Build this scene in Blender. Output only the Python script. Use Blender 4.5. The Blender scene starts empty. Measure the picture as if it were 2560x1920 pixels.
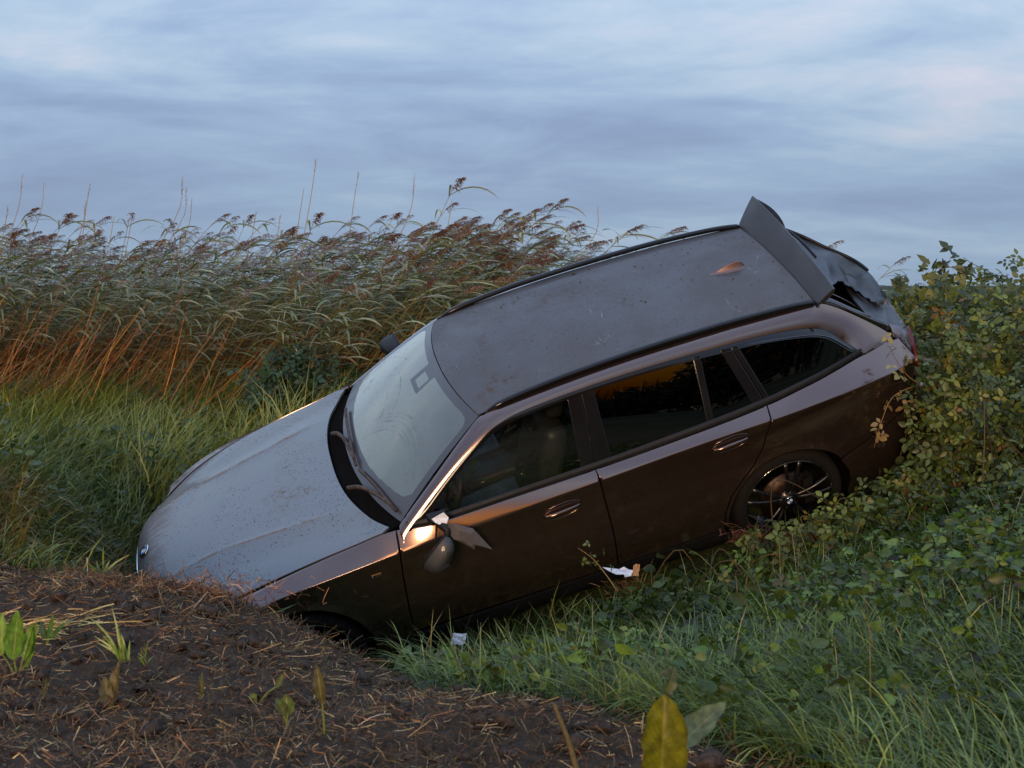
import bpy, bmesh, math, random
import numpy as np
from mathutils import Matrix, Vector
from mathutils.geometry import delaunay_2d_cdt

scene = bpy.context.scene
col = scene.collection
R = math.radians
rng = np.random.default_rng(11)
random.seed(11)

# ------------------------------------------------------------------ camera
PITCH = 4.0
cam_d = bpy.data.cameras.new('camera')
cam_d.sensor_width = 36.0
cam_d.lens = 3550.0 / 2560.0 * 36.0
cam_d.clip_start = 0.1
cam_d.clip_end = 3000
cam = bpy.data.objects.new('camera', cam_d)
cam.location = (0, 0, 1.6)
cam.rotation_euler = (R(90 - PITCH), 0, 0)
col.objects.link(cam)
scene.camera = cam
cam_d.dof.use_dof = True
cam_d.dof.focus_distance = 8.6
cam_d.dof.aperture_fstop = 6.5

# ------------------------------------------------------------------ sky
SUN_AZ = R(190)      # compass-like angle measured from +Y towards +X: behind the camera
SUN_EL = R(5)
world = bpy.data.worlds.new('World')
scene.world = world
world.use_nodes = True
wn = world.node_tree
wn.nodes.clear()
def wnode(t, **kw):
    n = wn.nodes.new(t)
    for k, v in kw.items():
        setattr(n, k, v)
    return n
def wl(a, b): wn.links.new(a, b)
def wmath(op, a, b=None, c=None, clamp=False):
    n = wnode('ShaderNodeMath', operation=op); n.use_clamp = clamp
    for i, v in enumerate((a, b, c)):
        if v is None: continue
        if isinstance(v, (int, float)): n.inputs[i].default_value = v
        else: wl(v, n.inputs[i])
    return n.outputs[0]
sky = wnode('ShaderNodeTexSky', sky_type='NISHITA')
sky.sun_disc = False
sky.sun_elevation = SUN_EL
sky.sun_rotation = SUN_AZ
sky.air_density = 2.2
sky.dust_density = 7.0
sky.ozone_density = 1.5
tc = wnode('ShaderNodeTexCoord')
sep = wnode('ShaderNodeSeparateXYZ'); wl(tc.outputs['Generated'], sep.inputs[0])
zc_ = wmath('MAXIMUM', sep.outputs['Z'], 0.0)
den = wmath('ADD', zc_, 0.16)
px = wmath('DIVIDE', sep.outputs['X'], den)
py = wmath('DIVIDE', sep.outputs['Y'], den)
comb = wnode('ShaderNodeCombineXYZ'); wl(px, comb.inputs[0]); wl(py, comb.inputs[1])
mp = wnode('ShaderNodeMapping'); wl(comb.outputs[0], mp.inputs[0])
mp.inputs['Rotation'].default_value = (0, 0, R(-20))
mp.inputs['Scale'].default_value = (0.62, 0.80, 1)
mp.inputs['Location'].default_value = (17.975, 8.19, 0)
def wnoise(scale, detail, rough, dist, vec):
    n = wnode('ShaderNodeTexNoise'); wl(vec, n.inputs['Vector'])
    n.inputs['Scale'].default_value = scale; n.inputs['Detail'].default_value = detail
    n.inputs['Roughness'].default_value = rough; n.inputs['Distortion'].default_value = dist
    return n.outputs['Fac']
n1 = wnoise(0.72, 4, 0.52, 0.5, mp.outputs[0])
n2 = wnoise(1.7, 6, 0.58, 0.7, mp.outputs[0])
n3 = wnoise(5.5, 5, 0.6, 0.4, mp.outputs[0])
cl = wmath('ADD', wmath('ADD', wmath('MULTIPLY', n1, 0.55), wmath('MULTIPLY', n2, 0.31)), wmath('MULTIPLY', n3, 0.14))
ramp = wnode('ShaderNodeValToRGB'); wl(cl, ramp.inputs[0])
cr = ramp.color_ramp
cr.elements[0].position = 0.38; cr.elements[0].color = (0.195, 0.258, 0.430, 1)
cr.elements[1].position = 0.655; cr.elements[1].color = (0.62, 0.62, 0.72, 1)
e = cr.elements.new(0.455); e.color = (0.248, 0.335, 0.525, 1)
e = cr.elements.new(0.515); e.color = (0.305, 0.418, 0.605, 1)
e = cr.elements.new(0.575); e.color = (0.415, 0.53, 0.675, 1)
# paler towards the horizon, as thin haze over the whole circle
hz = wmath('POWER', wmath('SUBTRACT', 1.0, wmath('MULTIPLY', zc_, 2.6), clamp=True), 3.0, clamp=True)
mixh = wnode('ShaderNodeMix', data_type='RGBA'); wl(wmath('MULTIPLY', hz, 0.62), mixh.inputs['Factor'])
wl(ramp.outputs[0], mixh.inputs['A']); mixh.inputs['B'].default_value = (0.365, 0.490, 0.62, 1)
# the clear strip of sunset under the cloud deck: the Nishita sky shows near the horizon round the sun
sx, sy = math.sin(SUN_AZ), math.cos(SUN_AZ)
dotp = wmath('ADD', wmath('MULTIPLY', sep.outputs['X'], sx), wmath('MULTIPLY', sep.outputs['Y'], sy))
az = wnode('ShaderNodeMapRange'); wl(dotp, az.inputs['Value']); az.interpolation_type = 'SMOOTHSTEP'
az.inputs['From Min'].default_value = 0.05; az.inputs['From Max'].default_value = 0.9
low = wnode('ShaderNodeMapRange'); low.interpolation_type = 'SMOOTHSTEP'
wl(wmath('ADD', sep.outputs['Z'], wmath('MULTIPLY', wmath('SUBTRACT', n2, 0.5), 0.12)), low.inputs['Value'])
low.inputs['From Min'].default_value = 0.33; low.inputs['From Max'].default_value = 0.16
clear = wmath('MULTIPLY', az.outputs[0], low.outputs[0])
skys = wnode('ShaderNodeVectorMath', operation='SCALE'); wl(sky.outputs[0], skys.inputs[0]); skys.inputs['Scale'].default_value = 0.15
mixc = wnode('ShaderNodeMix', data_type='RGBA'); wl(clear, mixc.inputs['Factor'])
wl(mixh.outputs['Result'], mixc.inputs['A']); wl(skys.outputs[0], mixc.inputs['B'])
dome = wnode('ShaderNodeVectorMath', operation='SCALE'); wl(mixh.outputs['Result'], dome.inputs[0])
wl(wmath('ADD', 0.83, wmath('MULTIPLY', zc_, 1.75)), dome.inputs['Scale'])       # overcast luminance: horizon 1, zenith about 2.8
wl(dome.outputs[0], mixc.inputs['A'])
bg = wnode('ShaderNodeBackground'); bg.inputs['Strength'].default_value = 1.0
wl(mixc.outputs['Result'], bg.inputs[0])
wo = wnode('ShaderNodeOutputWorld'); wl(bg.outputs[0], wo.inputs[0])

# ------------------------------------------------------------------ sun (just setting, veiled, behind the camera)
sun_d = bpy.data.lights.new('sun', 'SUN')
sun_d.energy = 2.2
sun_d.angle = R(16)
sun_d.color = (1.0, 0.70, 0.44)
sun = bpy.data.objects.new('sun', sun_d)
EL = SUN_EL
sdir = Vector((sx * math.cos(EL), sy * math.cos(EL), math.sin(EL)))
sun.rotation_euler = sdir.to_track_quat('Z', 'Y').to_euler()
col.objects.link(sun)

# ------------------------------------------------------------------ view
scene.view_settings.view_transform = 'Standard'
scene.view_settings.look = 'None'
scene.view_settings.exposure = 0.08
scene.view_settings.gamma = 1.0
scene.cycles.max_bounces = 8
scene.cycles.transparent_max_bounces = 16
scene.cycles.caustics_reflective = False
scene.cycles.caustics_refractive = False

# ------------------------------------------------------------------ helpers
def tag(o, label=None, cat=None, group=None, kind=None):
    if label: o['label'] = label
    if cat: o['category'] = cat
    if group: o['group'] = group
    if kind: o['kind'] = kind
    return o

def np_mesh(name, verts, faces, mats, smooth=True, normals=None, colors=None, matidx=None):
    """verts (n,3); faces: list of int arrays (m,k) with one k each, or list of tuples."""
    me = bpy.data.meshes.new(name)
    verts = np.asarray(verts, dtype=np.float32)
    if isinstance(faces, np.ndarray): faces = [faces]
    if len(faces) and not isinstance(faces[0], np.ndarray):
        loops = np.fromiter((i for f in faces for i in f), dtype=np.int32)
        tot = np.fromiter((len(f) for f in faces), dtype=np.int32)
    else:
        loops = np.concatenate([f.ravel() for f in faces]).astype(np.int32)
        tot = np.concatenate([np.full(len(f), f.shape[1]) for f in faces]).astype(np.int32)
    start = np.concatenate([[0], np.cumsum(tot)[:-1]]).astype(np.int32)
    me.vertices.add(len(verts)); me.vertices.foreach_set('co', verts.ravel())
    me.loops.add(len(loops)); me.loops.foreach_set('vertex_index', loops)
    me.polygons.add(len(tot)); me.polygons.foreach_set('loop_start', start); me.polygons.foreach_set('loop_total', tot)
    if not isinstance(mats, (list, tuple)): mats = [mats]
    for m in mats: me.materials.append(m)
    if matidx is not None: me.polygons.foreach_set('material_index', np.asarray(matidx, dtype=np.int32))
    me.update(calc_edges=True)
    me.polygons.foreach_set('use_smooth', np.full(len(tot), smooth))
    if colors is not None:
        a = me.color_attributes.new('Col', 'FLOAT_COLOR', 'POINT')
        c = np.ones((len(verts), 4), dtype=np.float32); c[:, :colors.shape[1]] = colors
        a.data.foreach_set('color', c.ravel())
    me.validate()
    if normals is not None:
        me.normals_split_custom_set_from_vertices([tuple(n) for n in np.asarray(normals, dtype=float)])
    return me

def link(name, me, parent=None, loc=None, rot=None):
    o = bpy.data.objects.new(name, me); col.objects.link(o)
    if parent is not None: o.parent = parent
    if loc is not None: o.location = loc
    if rot is not None: o.rotation_euler = rot
    return o

def empty(name, loc=(0, 0, 0), rz=0):
    o = bpy.data.objects.new(name, None); col.objects.link(o)
    o.location = loc; o.rotation_euler = (0, 0, rz); o.empty_display_size = 0.05
    return o

def pchip(xs, ys):
    xs = np.array(xs, float); ys = np.array(ys, float)
    h = np.diff(xs); d = np.diff(ys) / h
    m = np.zeros_like(ys)
    m[0] = d[0]; m[-1] = d[-1]
    for i in range(1, len(xs) - 1):
        if d[i-1] * d[i] > 0:
            w1 = 2*h[i] + h[i-1]; w2 = h[i] + 2*h[i-1]
            m[i] = (w1 + w2) / (w1/d[i-1] + w2/d[i])
    def f(x):
        x = np.asarray(x, float)
        xc = np.clip(x, xs[0], xs[-1])
        i = np.clip(np.searchsorted(xs, xc) - 1, 0, len(xs) - 2)
        t = (xc - xs[i]) / h[i]
        return ((2*t**3 - 3*t**2 + 1)*ys[i] + (t**3 - 2*t**2 + t)*h[i]*m[i]
                + (-2*t**3 + 3*t**2)*ys[i+1] + (t**3 - t**2)*h[i]*m[i+1])
    return f

def crom(pts, n):
    """Catmull-Rom through pts, n samples."""
    P = np.array(pts, float); P = np.vstack([2*P[0]-P[1], P, 2*P[-1]-P[-2]])
    k = len(pts) - 1
    u = np.linspace(0, k, n); i = np.clip(u.astype(int), 0, k-1); t = (u - i)[:, None]
    p0, p1, p2, p3 = P[i], P[i+1], P[i+2], P[i+3]
    return 0.5*((2*p1) + (-p0+p2)*t + (2*p0-5*p1+4*p2-p3)*t**2 + (-p0+3*p1-3*p2+p3)*t**3)

def tube(path, radius, n=8, closed=False, cap=True):
    """sweep: path (k,3), radius scalar or (k,). returns verts, faces"""
    P = np.array(path, float); k = len(P)
    rad = np.broadcast_to(np.asarray(radius, float), (k,))
    T = np.gradient(P, axis=0)
    if closed: T = np.roll(P, -1, 0) - np.roll(P, 1, 0)
    T /= np.linalg.norm(T, axis=1)[:, None] + 1e-12
    ref = np.array([0, 0, 1.0]) if abs(T[0, 2]) < 0.8 else np.array([1.0, 0, 0])
    V = []; prev = ref
    for i in range(k):
        b = np.cross(T[i], prev); b /= np.linalg.norm(b) + 1e-12
        a = np.cross(b, T[i]); prev = a
        ang = np.arange(n) * 2*math.pi/n
        V.append(P[i] + rad[i]*(np.cos(ang)[:, None]*a + np.sin(ang)[:, None]*b))
    V = np.concatenate(V); F = []
    for i in range(k if closed else k-1):
        j = (i+1) % k
        for q in range(n):
            F.append((i*n+q, i*n+(q+1) % n, j*n+(q+1) % n, j*n+q))
    if cap and not closed:
        F.append(tuple(range(n))[::-1]); F.append(tuple(range((k-1)*n, k*n)))
    return V, F

def merge(parts):
    V = []; F = []; o = 0
    for v, f in parts:
        V.append(np.asarray(v, float)); F += [tuple(i+o for i in g) for g in f]; o += len(v)
    return np.concatenate(V), F

def box(c, s, rot=None):
    c = np.array(c, float); s = np.array(s, float)/2
    v = np.array([(x, y, z) for x in (-1, 1) for y in (-1, 1) for z in (-1, 1)], float)*s
    if rot is not None: v = v @ np.array(rot).T
    f = [(0,1,3,2),(4,6,7,5),(0,4,5,1),(2,3,7,6),(0,2,6,4),(1,5,7,3)]
    return v+c, f

def rbox(name, c, s, mat, parent, r=0.02, seg=3, rot=None, sub=0):
    """rounded box as its own object"""
    bm = bmesh.new()
    bmesh.ops.create_cube(bm, size=1.0)
    bmesh.ops.scale(bm, vec=s, verts=bm.verts)
    bmesh.ops.bevel(bm, geom=bm.edges[:], offset=min(r, min(s)*0.45), segments=seg, affect='EDGES', profile=0.5)
    me = bpy.data.meshes.new(name); bm.to_mesh(me); bm.free()
    me.materials.append(mat)
    me.polygons.foreach_set('use_smooth', np.full(len(me.polygons), True))
    o = link(name, me, parent, c)
    if rot: o.rotation_euler = rot
    return o

def lathe(prof, n=48, axis='y'):
    """prof: list of (r, h). revolve round y"""
    prof = np.array(prof, float); ang = np.arange(n)*2*math.pi/n
    V = []
    for r, h in prof:
        V.append(np.stack([r*np.cos(ang), np.full(n, h), r*np.sin(ang)], 1))
    V = np.concatenate(V); F = []
    for i in range(len(prof)-1):
        for q in range(n):
            F.append((i*n+q, i*n+(q+1) % n, (i+1)*n+(q+1) % n, (i+1)*n+q))
    return V, F

def _hash(ix, iy, iz, seed):
    h = (ix*374761393 + iy*668265263 + iz*2147483647 + seed*974634777) & 0xffffffff
    h = ((h ^ (h >> 13)) * 1274126177) & 0xffffffff
    h = ((h ^ (h >> 16)) * 2246822519) & 0xffffffff
    return ((h ^ (h >> 15)) & 0xffffff) / float(0xffffff)

def vnoise(x, y, seed=0):
    x = np.asarray(x, float); y = np.asarray(y, float)
    ix = np.floor(x).astype(np.int64); iy = np.floor(y).astype(np.int64)
    fx = x-ix; fy = y-iy; fx = fx*fx*(3-2*fx); fy = fy*fy*(3-2*fy)
    z = np.zeros_like(ix)
    a = _hash(ix, iy, z, seed); b = _hash(ix+1, iy, z, seed); c = _hash(ix, iy+1, z, seed); d = _hash(ix+1, iy+1, z, seed)
    return (a*(1-fx)+b*fx)*(1-fy) + (c*(1-fx)+d*fx)*fy

def fbm(x, y, seed=0, octv=4, gain=0.5):
    s = 0; a = 1; t = 0
    for i in range(octv):
        s = s + a*(vnoise(x*2**i, y*2**i, seed+i)-0.5); t += a; a *= gain
    return s/t

# ------------------------------------------------------------------ materials
class NT:
    def __init__(self, name):
        self.m = bpy.data.materials.new(name); self.m.use_nodes = True
        self.t = self.m.node_tree; self.t.nodes.clear()
        self.out = self.t.nodes.new('ShaderNodeOutputMaterial')
        self._tc = None
    def n(self, t, **kw):
        x = self.t.nodes.new(t)
        for k, v in kw.items(): setattr(x, k, v)
        return x
    def l(self, a, b): self.t.links.new(a, b)
    def put(self, sock, v):
        if isinstance(v, (int, float)): sock.default_value = v
        elif isinstance(v, (tuple, list)):
            sock.default_value = tuple(v) if len(v) == len(sock.default_value) else tuple(v)+(1,)
        else: self.l(v, sock)
    def obj(self):
        if self._tc is None: self._tc = self.n('ShaderNodeTexCoord')
        return self._tc.outputs['Object']
    def noise(self, scale, detail=4, rough=0.55, dist=0, vec=None, stretch=None, out='Fac', loc=None):
        v = vec or self.obj()
        if stretch or loc:
            mpn = self.n('ShaderNodeMapping'); self.l(v, mpn.inputs[0])
            if stretch: mpn.inputs['Scale'].default_value = stretch
            if loc: mpn.inputs['Location'].default_value = loc
            v = mpn.outputs[0]
        x = self.n('ShaderNodeTexNoise'); self.l(v, x.inputs['Vector'])
        x.inputs['Scale'].default_value = scale; x.inputs['Detail'].default_value = detail
        x.inputs['Roughness'].default_value = rough; x.inputs['Distortion'].default_value = dist
        return x.outputs[out]
    def math(self, op, a, b=None, c=None, clamp=False):
        x = self.n('ShaderNodeMath', operation=op); x.use_clamp = clamp
        for i, v in enumerate((a, b, c)):
            if v is not None: self.put(x.inputs[i], v)
        return x.outputs[0]
    def rng(self, v, a, b, c=0.0, d=1.0, smooth=True):
        x = self.n('ShaderNodeMapRange'); self.put(x.inputs['Value'], v)
        if smooth: x.interpolation_type = 'SMOOTHSTEP'
        x.inputs['From Min'].default_value = a; x.inputs['From Max'].default_value = b
        x.inputs['To Min'].default_value = c; x.inputs['To Max'].default_value = d
        return x.outputs[0]
    def mix(self, f, a, b, blend='MIX'):
        x = self.n('ShaderNodeMix', data_type='RGBA', blend_type=blend)
        self.put(x.inputs['Factor'], f); self.put(x.inputs['A'], a); self.put(x.inputs['B'], b)
        return x.outputs['Result']
    def bump(self, h, strength=0.3, dist=0.01):
        x = self.n('ShaderNodeBump'); self.put(x.inputs['Height'], h)
        x.inputs['Strength'].default_value = strength; x.inputs['Distance'].default_value = dist
        return x.outputs[0]
    def bsdf(self, **kw):
        x = self.n('ShaderNodeBsdfPrincipled')
        for k, v in kw.items():
            self.put(x.inputs[k.replace('_', ' ')], v)
        return x
    def done(self, sh):
        self.l(sh.outputs[0] if hasattr(sh, 'outputs') else sh, self.out.inputs['Surface'])
        return self.m

def simple(name, colr, rough=0.5, metal=0.0, coat=0.0, var=0.12, scale=40, spec=0.5):
    m = NT(name)
    nz = m.noise(scale, 3)
    c = m.mix(m.rng(nz, 0.3, 0.7), tuple(x*(1-var) for x in colr), tuple(min(1, x*(1+var)) for x in colr))
    rr = m.rng(m.noise(scale*0.4, 4), 0.3, 0.7, max(0.02, rough-0.08), min(1, rough+0.1))
    return m.done(m.bsdf(Base_Color=c, Roughness=rr, Metallic=metal, Coat_Weight=coat, Specular_IOR_Level=spec))
# ================================================================== CAR
def make_paint(name, dust, dcol=(0.20, 0.20, 0.205), speck=0.0, mud=0.0, base=(0.105, 0.088, 0.083), streak=0.0, rough=0.30, hood=False):
    m = NT(name)
    o = m.obj()
    cloud = m.noise(3.0, 5, 0.6)
    fine = m.noise(90, 3, 0.6)
    d = m.math('MULTIPLY', m.rng(cloud, 0.25, 0.75, 0.65, 1.15), dust)
    d = m.math('ADD', d, m.math('MULTIPLY', m.math('SUBTRACT', fine, 0.5), dust*0.55), clamp=True)
    c = m.mix(m.rng(m.noise(900, 1), 0.35, 0.65), tuple(x*0.8 for x in base), tuple(x*1.25 for x in base))
    c = m.mix(d, c, dcol)
    rr = m.math('ADD', m.math('MULTIPLY', d, 0.45), rough, clamp=True)
    me = m.math('SUBTRACT', 0.88, m.math('MULTIPLY', d, 0.95), clamp=True)
    co = m.math('SUBTRACT', 1.0, m.math('MULTIPLY', d, 1.25), clamp=True)
    if streak:
        s = m.noise(3.2, 2.2, 0.45, 0.25, stretch=(2.6, 0.55, 1), loc=(4, 2, 0))
        ridge = m.math('ABSOLUTE', m.math('SUBTRACT', s, 0.5))
        st = m.math('MULTIPLY', m.rng(ridge, 0.0055, 0.0, 0, 1), m.math('MULTIPLY', m.rng(m.noise(2.1, 3, loc=(3, 3, 0)), 0.52, 0.66), m.rng(m.noise(24, 3, .7), .38, .6)))
        c = m.mix(m.math('MULTIPLY', st, streak), c, (0.42, 0.43, 0.46))
    if mud:
        mm = m.math('MULTIPLY', m.rng(m.noise(2.6, 6, 0.7, loc=(7, 1, 3)), 0.55, 0.72), m.rng(m.noise(38, 5, 0.75), 0.46, 0.60))
        mm = m.math('MULTIPLY', mm, mud)
        c = m.mix(mm, c, (0.055, 0.042, 0.032)); rr = m.math('ADD', rr, m.math('MULTIPLY', mm, 0.4), clamp=True)
        me = m.math('SUBTRACT', me, mm, clamp=True); co = m.math('SUBTRACT', co, mm, clamp=True)
    if hood:   # mud scraped along the two creases and over the nose
        sx_ = m.n('ShaderNodeSeparateXYZ'); m.l(o, sx_.inputs[0]); X, Y = sx_.outputs[0], sx_.outputs[1]
        yc = m.math('ADD', .40, m.math('MULTIPLY', m.rng(X, -.28, .5, -.3, 1.0, False), .10))
        dd = m.math('ABSOLUTE', m.math('SUBTRACT', m.math('ABSOLUTE', Y), yc))
        far = m.rng(Y, -.1, .3, .012, .034)
        ln = m.math('MULTIPLY', m.rng(m.math('SUBTRACT', dd, m.math('MULTIPLY', far, m.noise(14, 4, .7))), .008, -.006, 0, 1), m.rng(m.noise(22, 5, .8, loc=(3, 0, 1)), .40, .56))
        ln = m.math('MULTIPLY', ln, m.rng(X, .42, .25, 0, 1))
        ns = m.math('MULTIPLY', m.rng(m.math('ADD', X, m.math('MULTIPLY', Y, -.22)), -.50, -.70, 0, 1), m.rng(m.noise(9, 5, .75, .8, stretch=(.5, 2.4, 1)), .42, .58))
        c = m.mix(m.math('MULTIPLY', m.rng(ns, 0, 1), .75), c, (.085, .068, .055)); c = m.mix(ln, c, (.12, .085, .06))
        kk = m.math('MAXIMUM', ns, ln); me = m.math('SUBTRACT', me, kk, clamp=True); co = m.math('SUBTRACT', co, kk, clamp=True)
    if speck:
        v = m.n('ShaderNodeTexVoronoi', feature='F1'); m.l(o, v.inputs['Vector']); v.inputs['Scale'].default_value = 95
        v.inputs['Randomness'].default_value = 1.0
        sepc = m.n('ShaderNodeSeparateColor'); m.l(v.outputs['Color'], sepc.inputs[0])
        size = m.rng(sepc.outputs[0], 0.35, 1.0, 0.0, 0.38)
        dens = m.rng(m.noise(3.4, 4, 0.6, loc=(1, 5, 2)), 0.30, 0.58)
        sp = m.math('MULTIPLY', m.math('LESS_THAN', v.outputs['Distance'], m.math('MULTIPLY', size, dens)), speck)
        c = m.mix(sp, c, (0.035, 0.028, 0.024)); me = m.math('SUBTRACT', me, sp, clamp=True); co = m.math('SUBTRACT', co, sp, clamp=True)
        rr = m.math('ADD', rr, m.math('MULTIPLY', sp, 0.5), clamp=True)
    b = m.bsdf(Base_Color=c, Roughness=rr, Metallic=me, Coat_Weight=co, Coat_Roughness=0.06, Specular_IOR_Level=0.5)
    return m.done(b)

M = {}
M['paint'] = make_paint('paint_dark_brown_grey', 0.015, mud=.10, base=(0.145, 0.094, 0.078), rough=.15)
M['hood_paint'] = make_paint('paint_hood_dewy', 0.38, (0.170, 0.200, 0.220), speck=0.95, mud=0.85, base=(0.150, 0.150, 0.148), hood=True)
M['roof_paint'] = make_paint('paint_roof_dusty', 0.70, (0.070, 0.070, 0.075), speck=0.65, mud=0.85, streak=0.7, base=(0.07, 0.066, 0.066))
M['spoiler_paint'] = make_paint('paint_spoiler_dusty', 0.62, (0.036, 0.040, 0.043), base=(0.05, 0.048, 0.05))
M['pale_plate_paint'] = make_paint('paint_pale_plate', 0.55, (0.24, 0.22, 0.22), mud=0.3)
M['trim'] = simple('black_gloss_trim', (0.008, 0.008, 0.009), 0.14, spec=0.35, scale=4)
M['plastic'] = simple('black_grained_plastic', (0.010, 0.010, 0.011), 0.5, spec=0.25)
M['rubber'] = simple('tyre_rubber', (0.010, 0.009, 0.009), 0.85, spec=0.2)
M['muddy'] = simple('wiper_muddy_plastic', (0.055, 0.038, 0.030), 0.8, var=0.5, scale=25)
M['alloy'] = simple('dark_machined_alloy', (0.075, 0.072, 0.07), 0.3, metal=0.9)
M['alloy_bright'] = simple('polished_alloy_lip', (0.62, 0.60, 0.56), 0.16, metal=1.0)
M['disc'] = simple('brake_disc_steel', (0.045, 0.03, 0.024), 0.45, metal=0.9, var=0.3)
M['chrome'] = simple('chrome', (0.7, 0.7, 0.72), 0.1, metal=1.0, var=0.04)
M['inner'] = simple('dark_inner_shell', (0.004, 0.004, 0.004), 0.9, spec=0.05)
M['seat'] = simple('black_leather', (0.022, 0.021, 0.021), 0.5)
M['dash'] = simple('soft_dash', (0.02, 0.02, 0.021), 0.6)
M['wood'] = simple('dash_wood_trim', (0.26, 0.13, 0.05), 0.25, coat=0.6)
M['red'] = simple('red_buckle', (0.5, 0.02, 0.015), 0.4)
M['white'] = simple('white_enamel', (0.8, 0.8, 0.8), 0.25)
M['blue'] = simple('blue_enamel', (0.03, 0.17, 0.45), 0.25)
M['black'] = simple('black_enamel', (0.008, 0.008, 0.009), 0.2)
M['lamp_red'] = simple('tail_lamp_red', (0.10, 0.002, 0.005), 0.25, spec=.3)
M['lamp_clear'] = simple('head_lamp_lens', (0.22, 0.23, 0.24), 0.08, metal=0.5, coat=1.0)
M['mirror'] = simple('mirror_glass', (0.85, 0.86, 0.88), 0.03, metal=1.0, var=0.02)
M['film'] = simple('torn_black_film', (0.030, 0.036, 0.040), 0.36, var=0.4, scale=8)

def make_glass(name, tint, film=0.0, fcol=(0.55, 0.6, 0.6), wiper=False, frit=False):
    m = NT(name)
    fr = m.n('ShaderNodeFresnel'); fr.inputs['IOR'].default_value = 1.52
    f2 = m.math('MULTIPLY', fr.outputs[0], 2.3, clamp=True)
    tr = m.n('ShaderNodeBsdfTransparent'); tr.inputs[0].default_value = tuple(tint)+(1,)
    gl = m.n('ShaderNodeBsdfGlossy'); gl.inputs['Roughness'].default_value = 0.012
    gl.inputs['Color'].default_value = (1, 1, 1, 1)
    mx = m.n('ShaderNodeMixShader'); m.l(f2, mx.inputs[0]); m.l(tr.outputs[0], mx.inputs[1]); m.l(gl.outputs[0], mx.inputs[2])
    sh = mx.outputs[0]
    if film:
        at = m.n('ShaderNodeAttribute'); at.attribute_name = 'Col'
        sp = m.n('ShaderNodeSeparateColor'); m.l(at.outputs['Color'], sp.inputs[0])
        df = m.n('ShaderNodeBsdfDiffuse'); df.inputs['Roughness'].default_value = 0.8
        nz = m.noise(2.2, 5, 0.6); sm = m.noise(28, 4, 0.7)
        fac = m.math('MULTIPLY', m.rng(nz, 0.25, 0.75, 0.80, 1.12), film)
        fac = m.math('MULTIPLY', fac, m.rng(sm, 0.3, 0.6, 0.92, 1.03))
        sxy = m.n('ShaderNodeSeparateXYZ'); m.l(m.obj(), sxy.inputs[0])
        fac = m.math('MULTIPLY', fac, m.rng(m.math('ADD', sxy.outputs[1], m.math('MULTIPLY', sxy.outputs[0], -.9)), -1.45, -.4, .55, 1.15))
        colr = fcol
        if wiper:
            # muddy wiper arcs: G channel of Col holds the arc mask, R the ceramic print
            arcs = m.math('MULTIPLY', sp.outputs[1], m.rng(m.noise(16, 5, 0.7, stretch=(1, 1, 1)), 0.40, 0.60))
            spk = m.math('MULTIPLY', m.rng(m.noise(120, 2, 0.5), 0.66, 0.72), 0.8)
            smear = m.math('MULTIPLY', m.rng(m.noise(7, 5, 0.7, 0.5, stretch=(1.0, 0.6, 2.0), loc=(2, 3, 0)), 0.60, 0.72), m.rng(m.noise(2.0, 2, loc=(9, 0, 0)), 0.48, 0.6))
            dirt = m.math('MAXIMUM', m.math('MULTIPLY', arcs, 0.9), m.math('MAXIMUM', spk, m.math('MULTIPLY', smear, 0.7)), clamp=True)
            colr = m.mix(dirt, fcol, (0.10, 0.085, 0.07))
            fac = m.math('MAXIMUM', fac, m.math('MULTIPLY', dirt, 0.9))
        m.put(df.inputs[0], colr)
        mx2 = m.n('ShaderNodeMixShader'); m.l(fac, mx2.inputs[0]); m.l(sh, mx2.inputs[1]); m.l(df.outputs[0], mx2.inputs[2])
        sh = mx2.outputs[0]
        if frit:
            fb = m.bsdf(Base_Color=(0.045, 0.048, 0.052), Roughness=0.35, Coat_Weight=0.5)
            mx3 = m.n('ShaderNodeMixShader'); m.l(m.rng(sp.outputs[0], 0.4, 0.6), mx3.inputs[0]); m.l(sh, mx3.inputs[1]); m.l(fb.outputs[0], mx3.inputs[2])
            sh = mx3.outputs[0]
    m.l(sh, m.out.inputs['Surface'])
    return m.m
M['glass'] = make_glass('clear_side_glass', (0.78, 0.84, 0.82))
M['glass_dark'] = make_glass('privacy_glass', (0.035, 0.037, 0.042))
M['windscreen'] = make_glass('dewy_windscreen', (0.55, 0.66, 0.64), film=0.40, fcol=(0.36, 0.49, 0.49), wiper=True, frit=True)

car = empty('station_wagon')
car.matrix_world = Matrix((
    (0.94563657, -0.25402821, -0.20307914, -1.26334465),
    (0.13310624, 0.87203215, -0.47100176, 8.56898366),
    (0.29673927, 0.41836539, 0.85843823, -0.39571542),
    (0, 0, 0, 1)))
CARM = np.array(car.matrix_world)
tag(car, 'dark brown-grey estate car nose-down in the ditch with raised broken rear spoiler', 'car')

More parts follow.
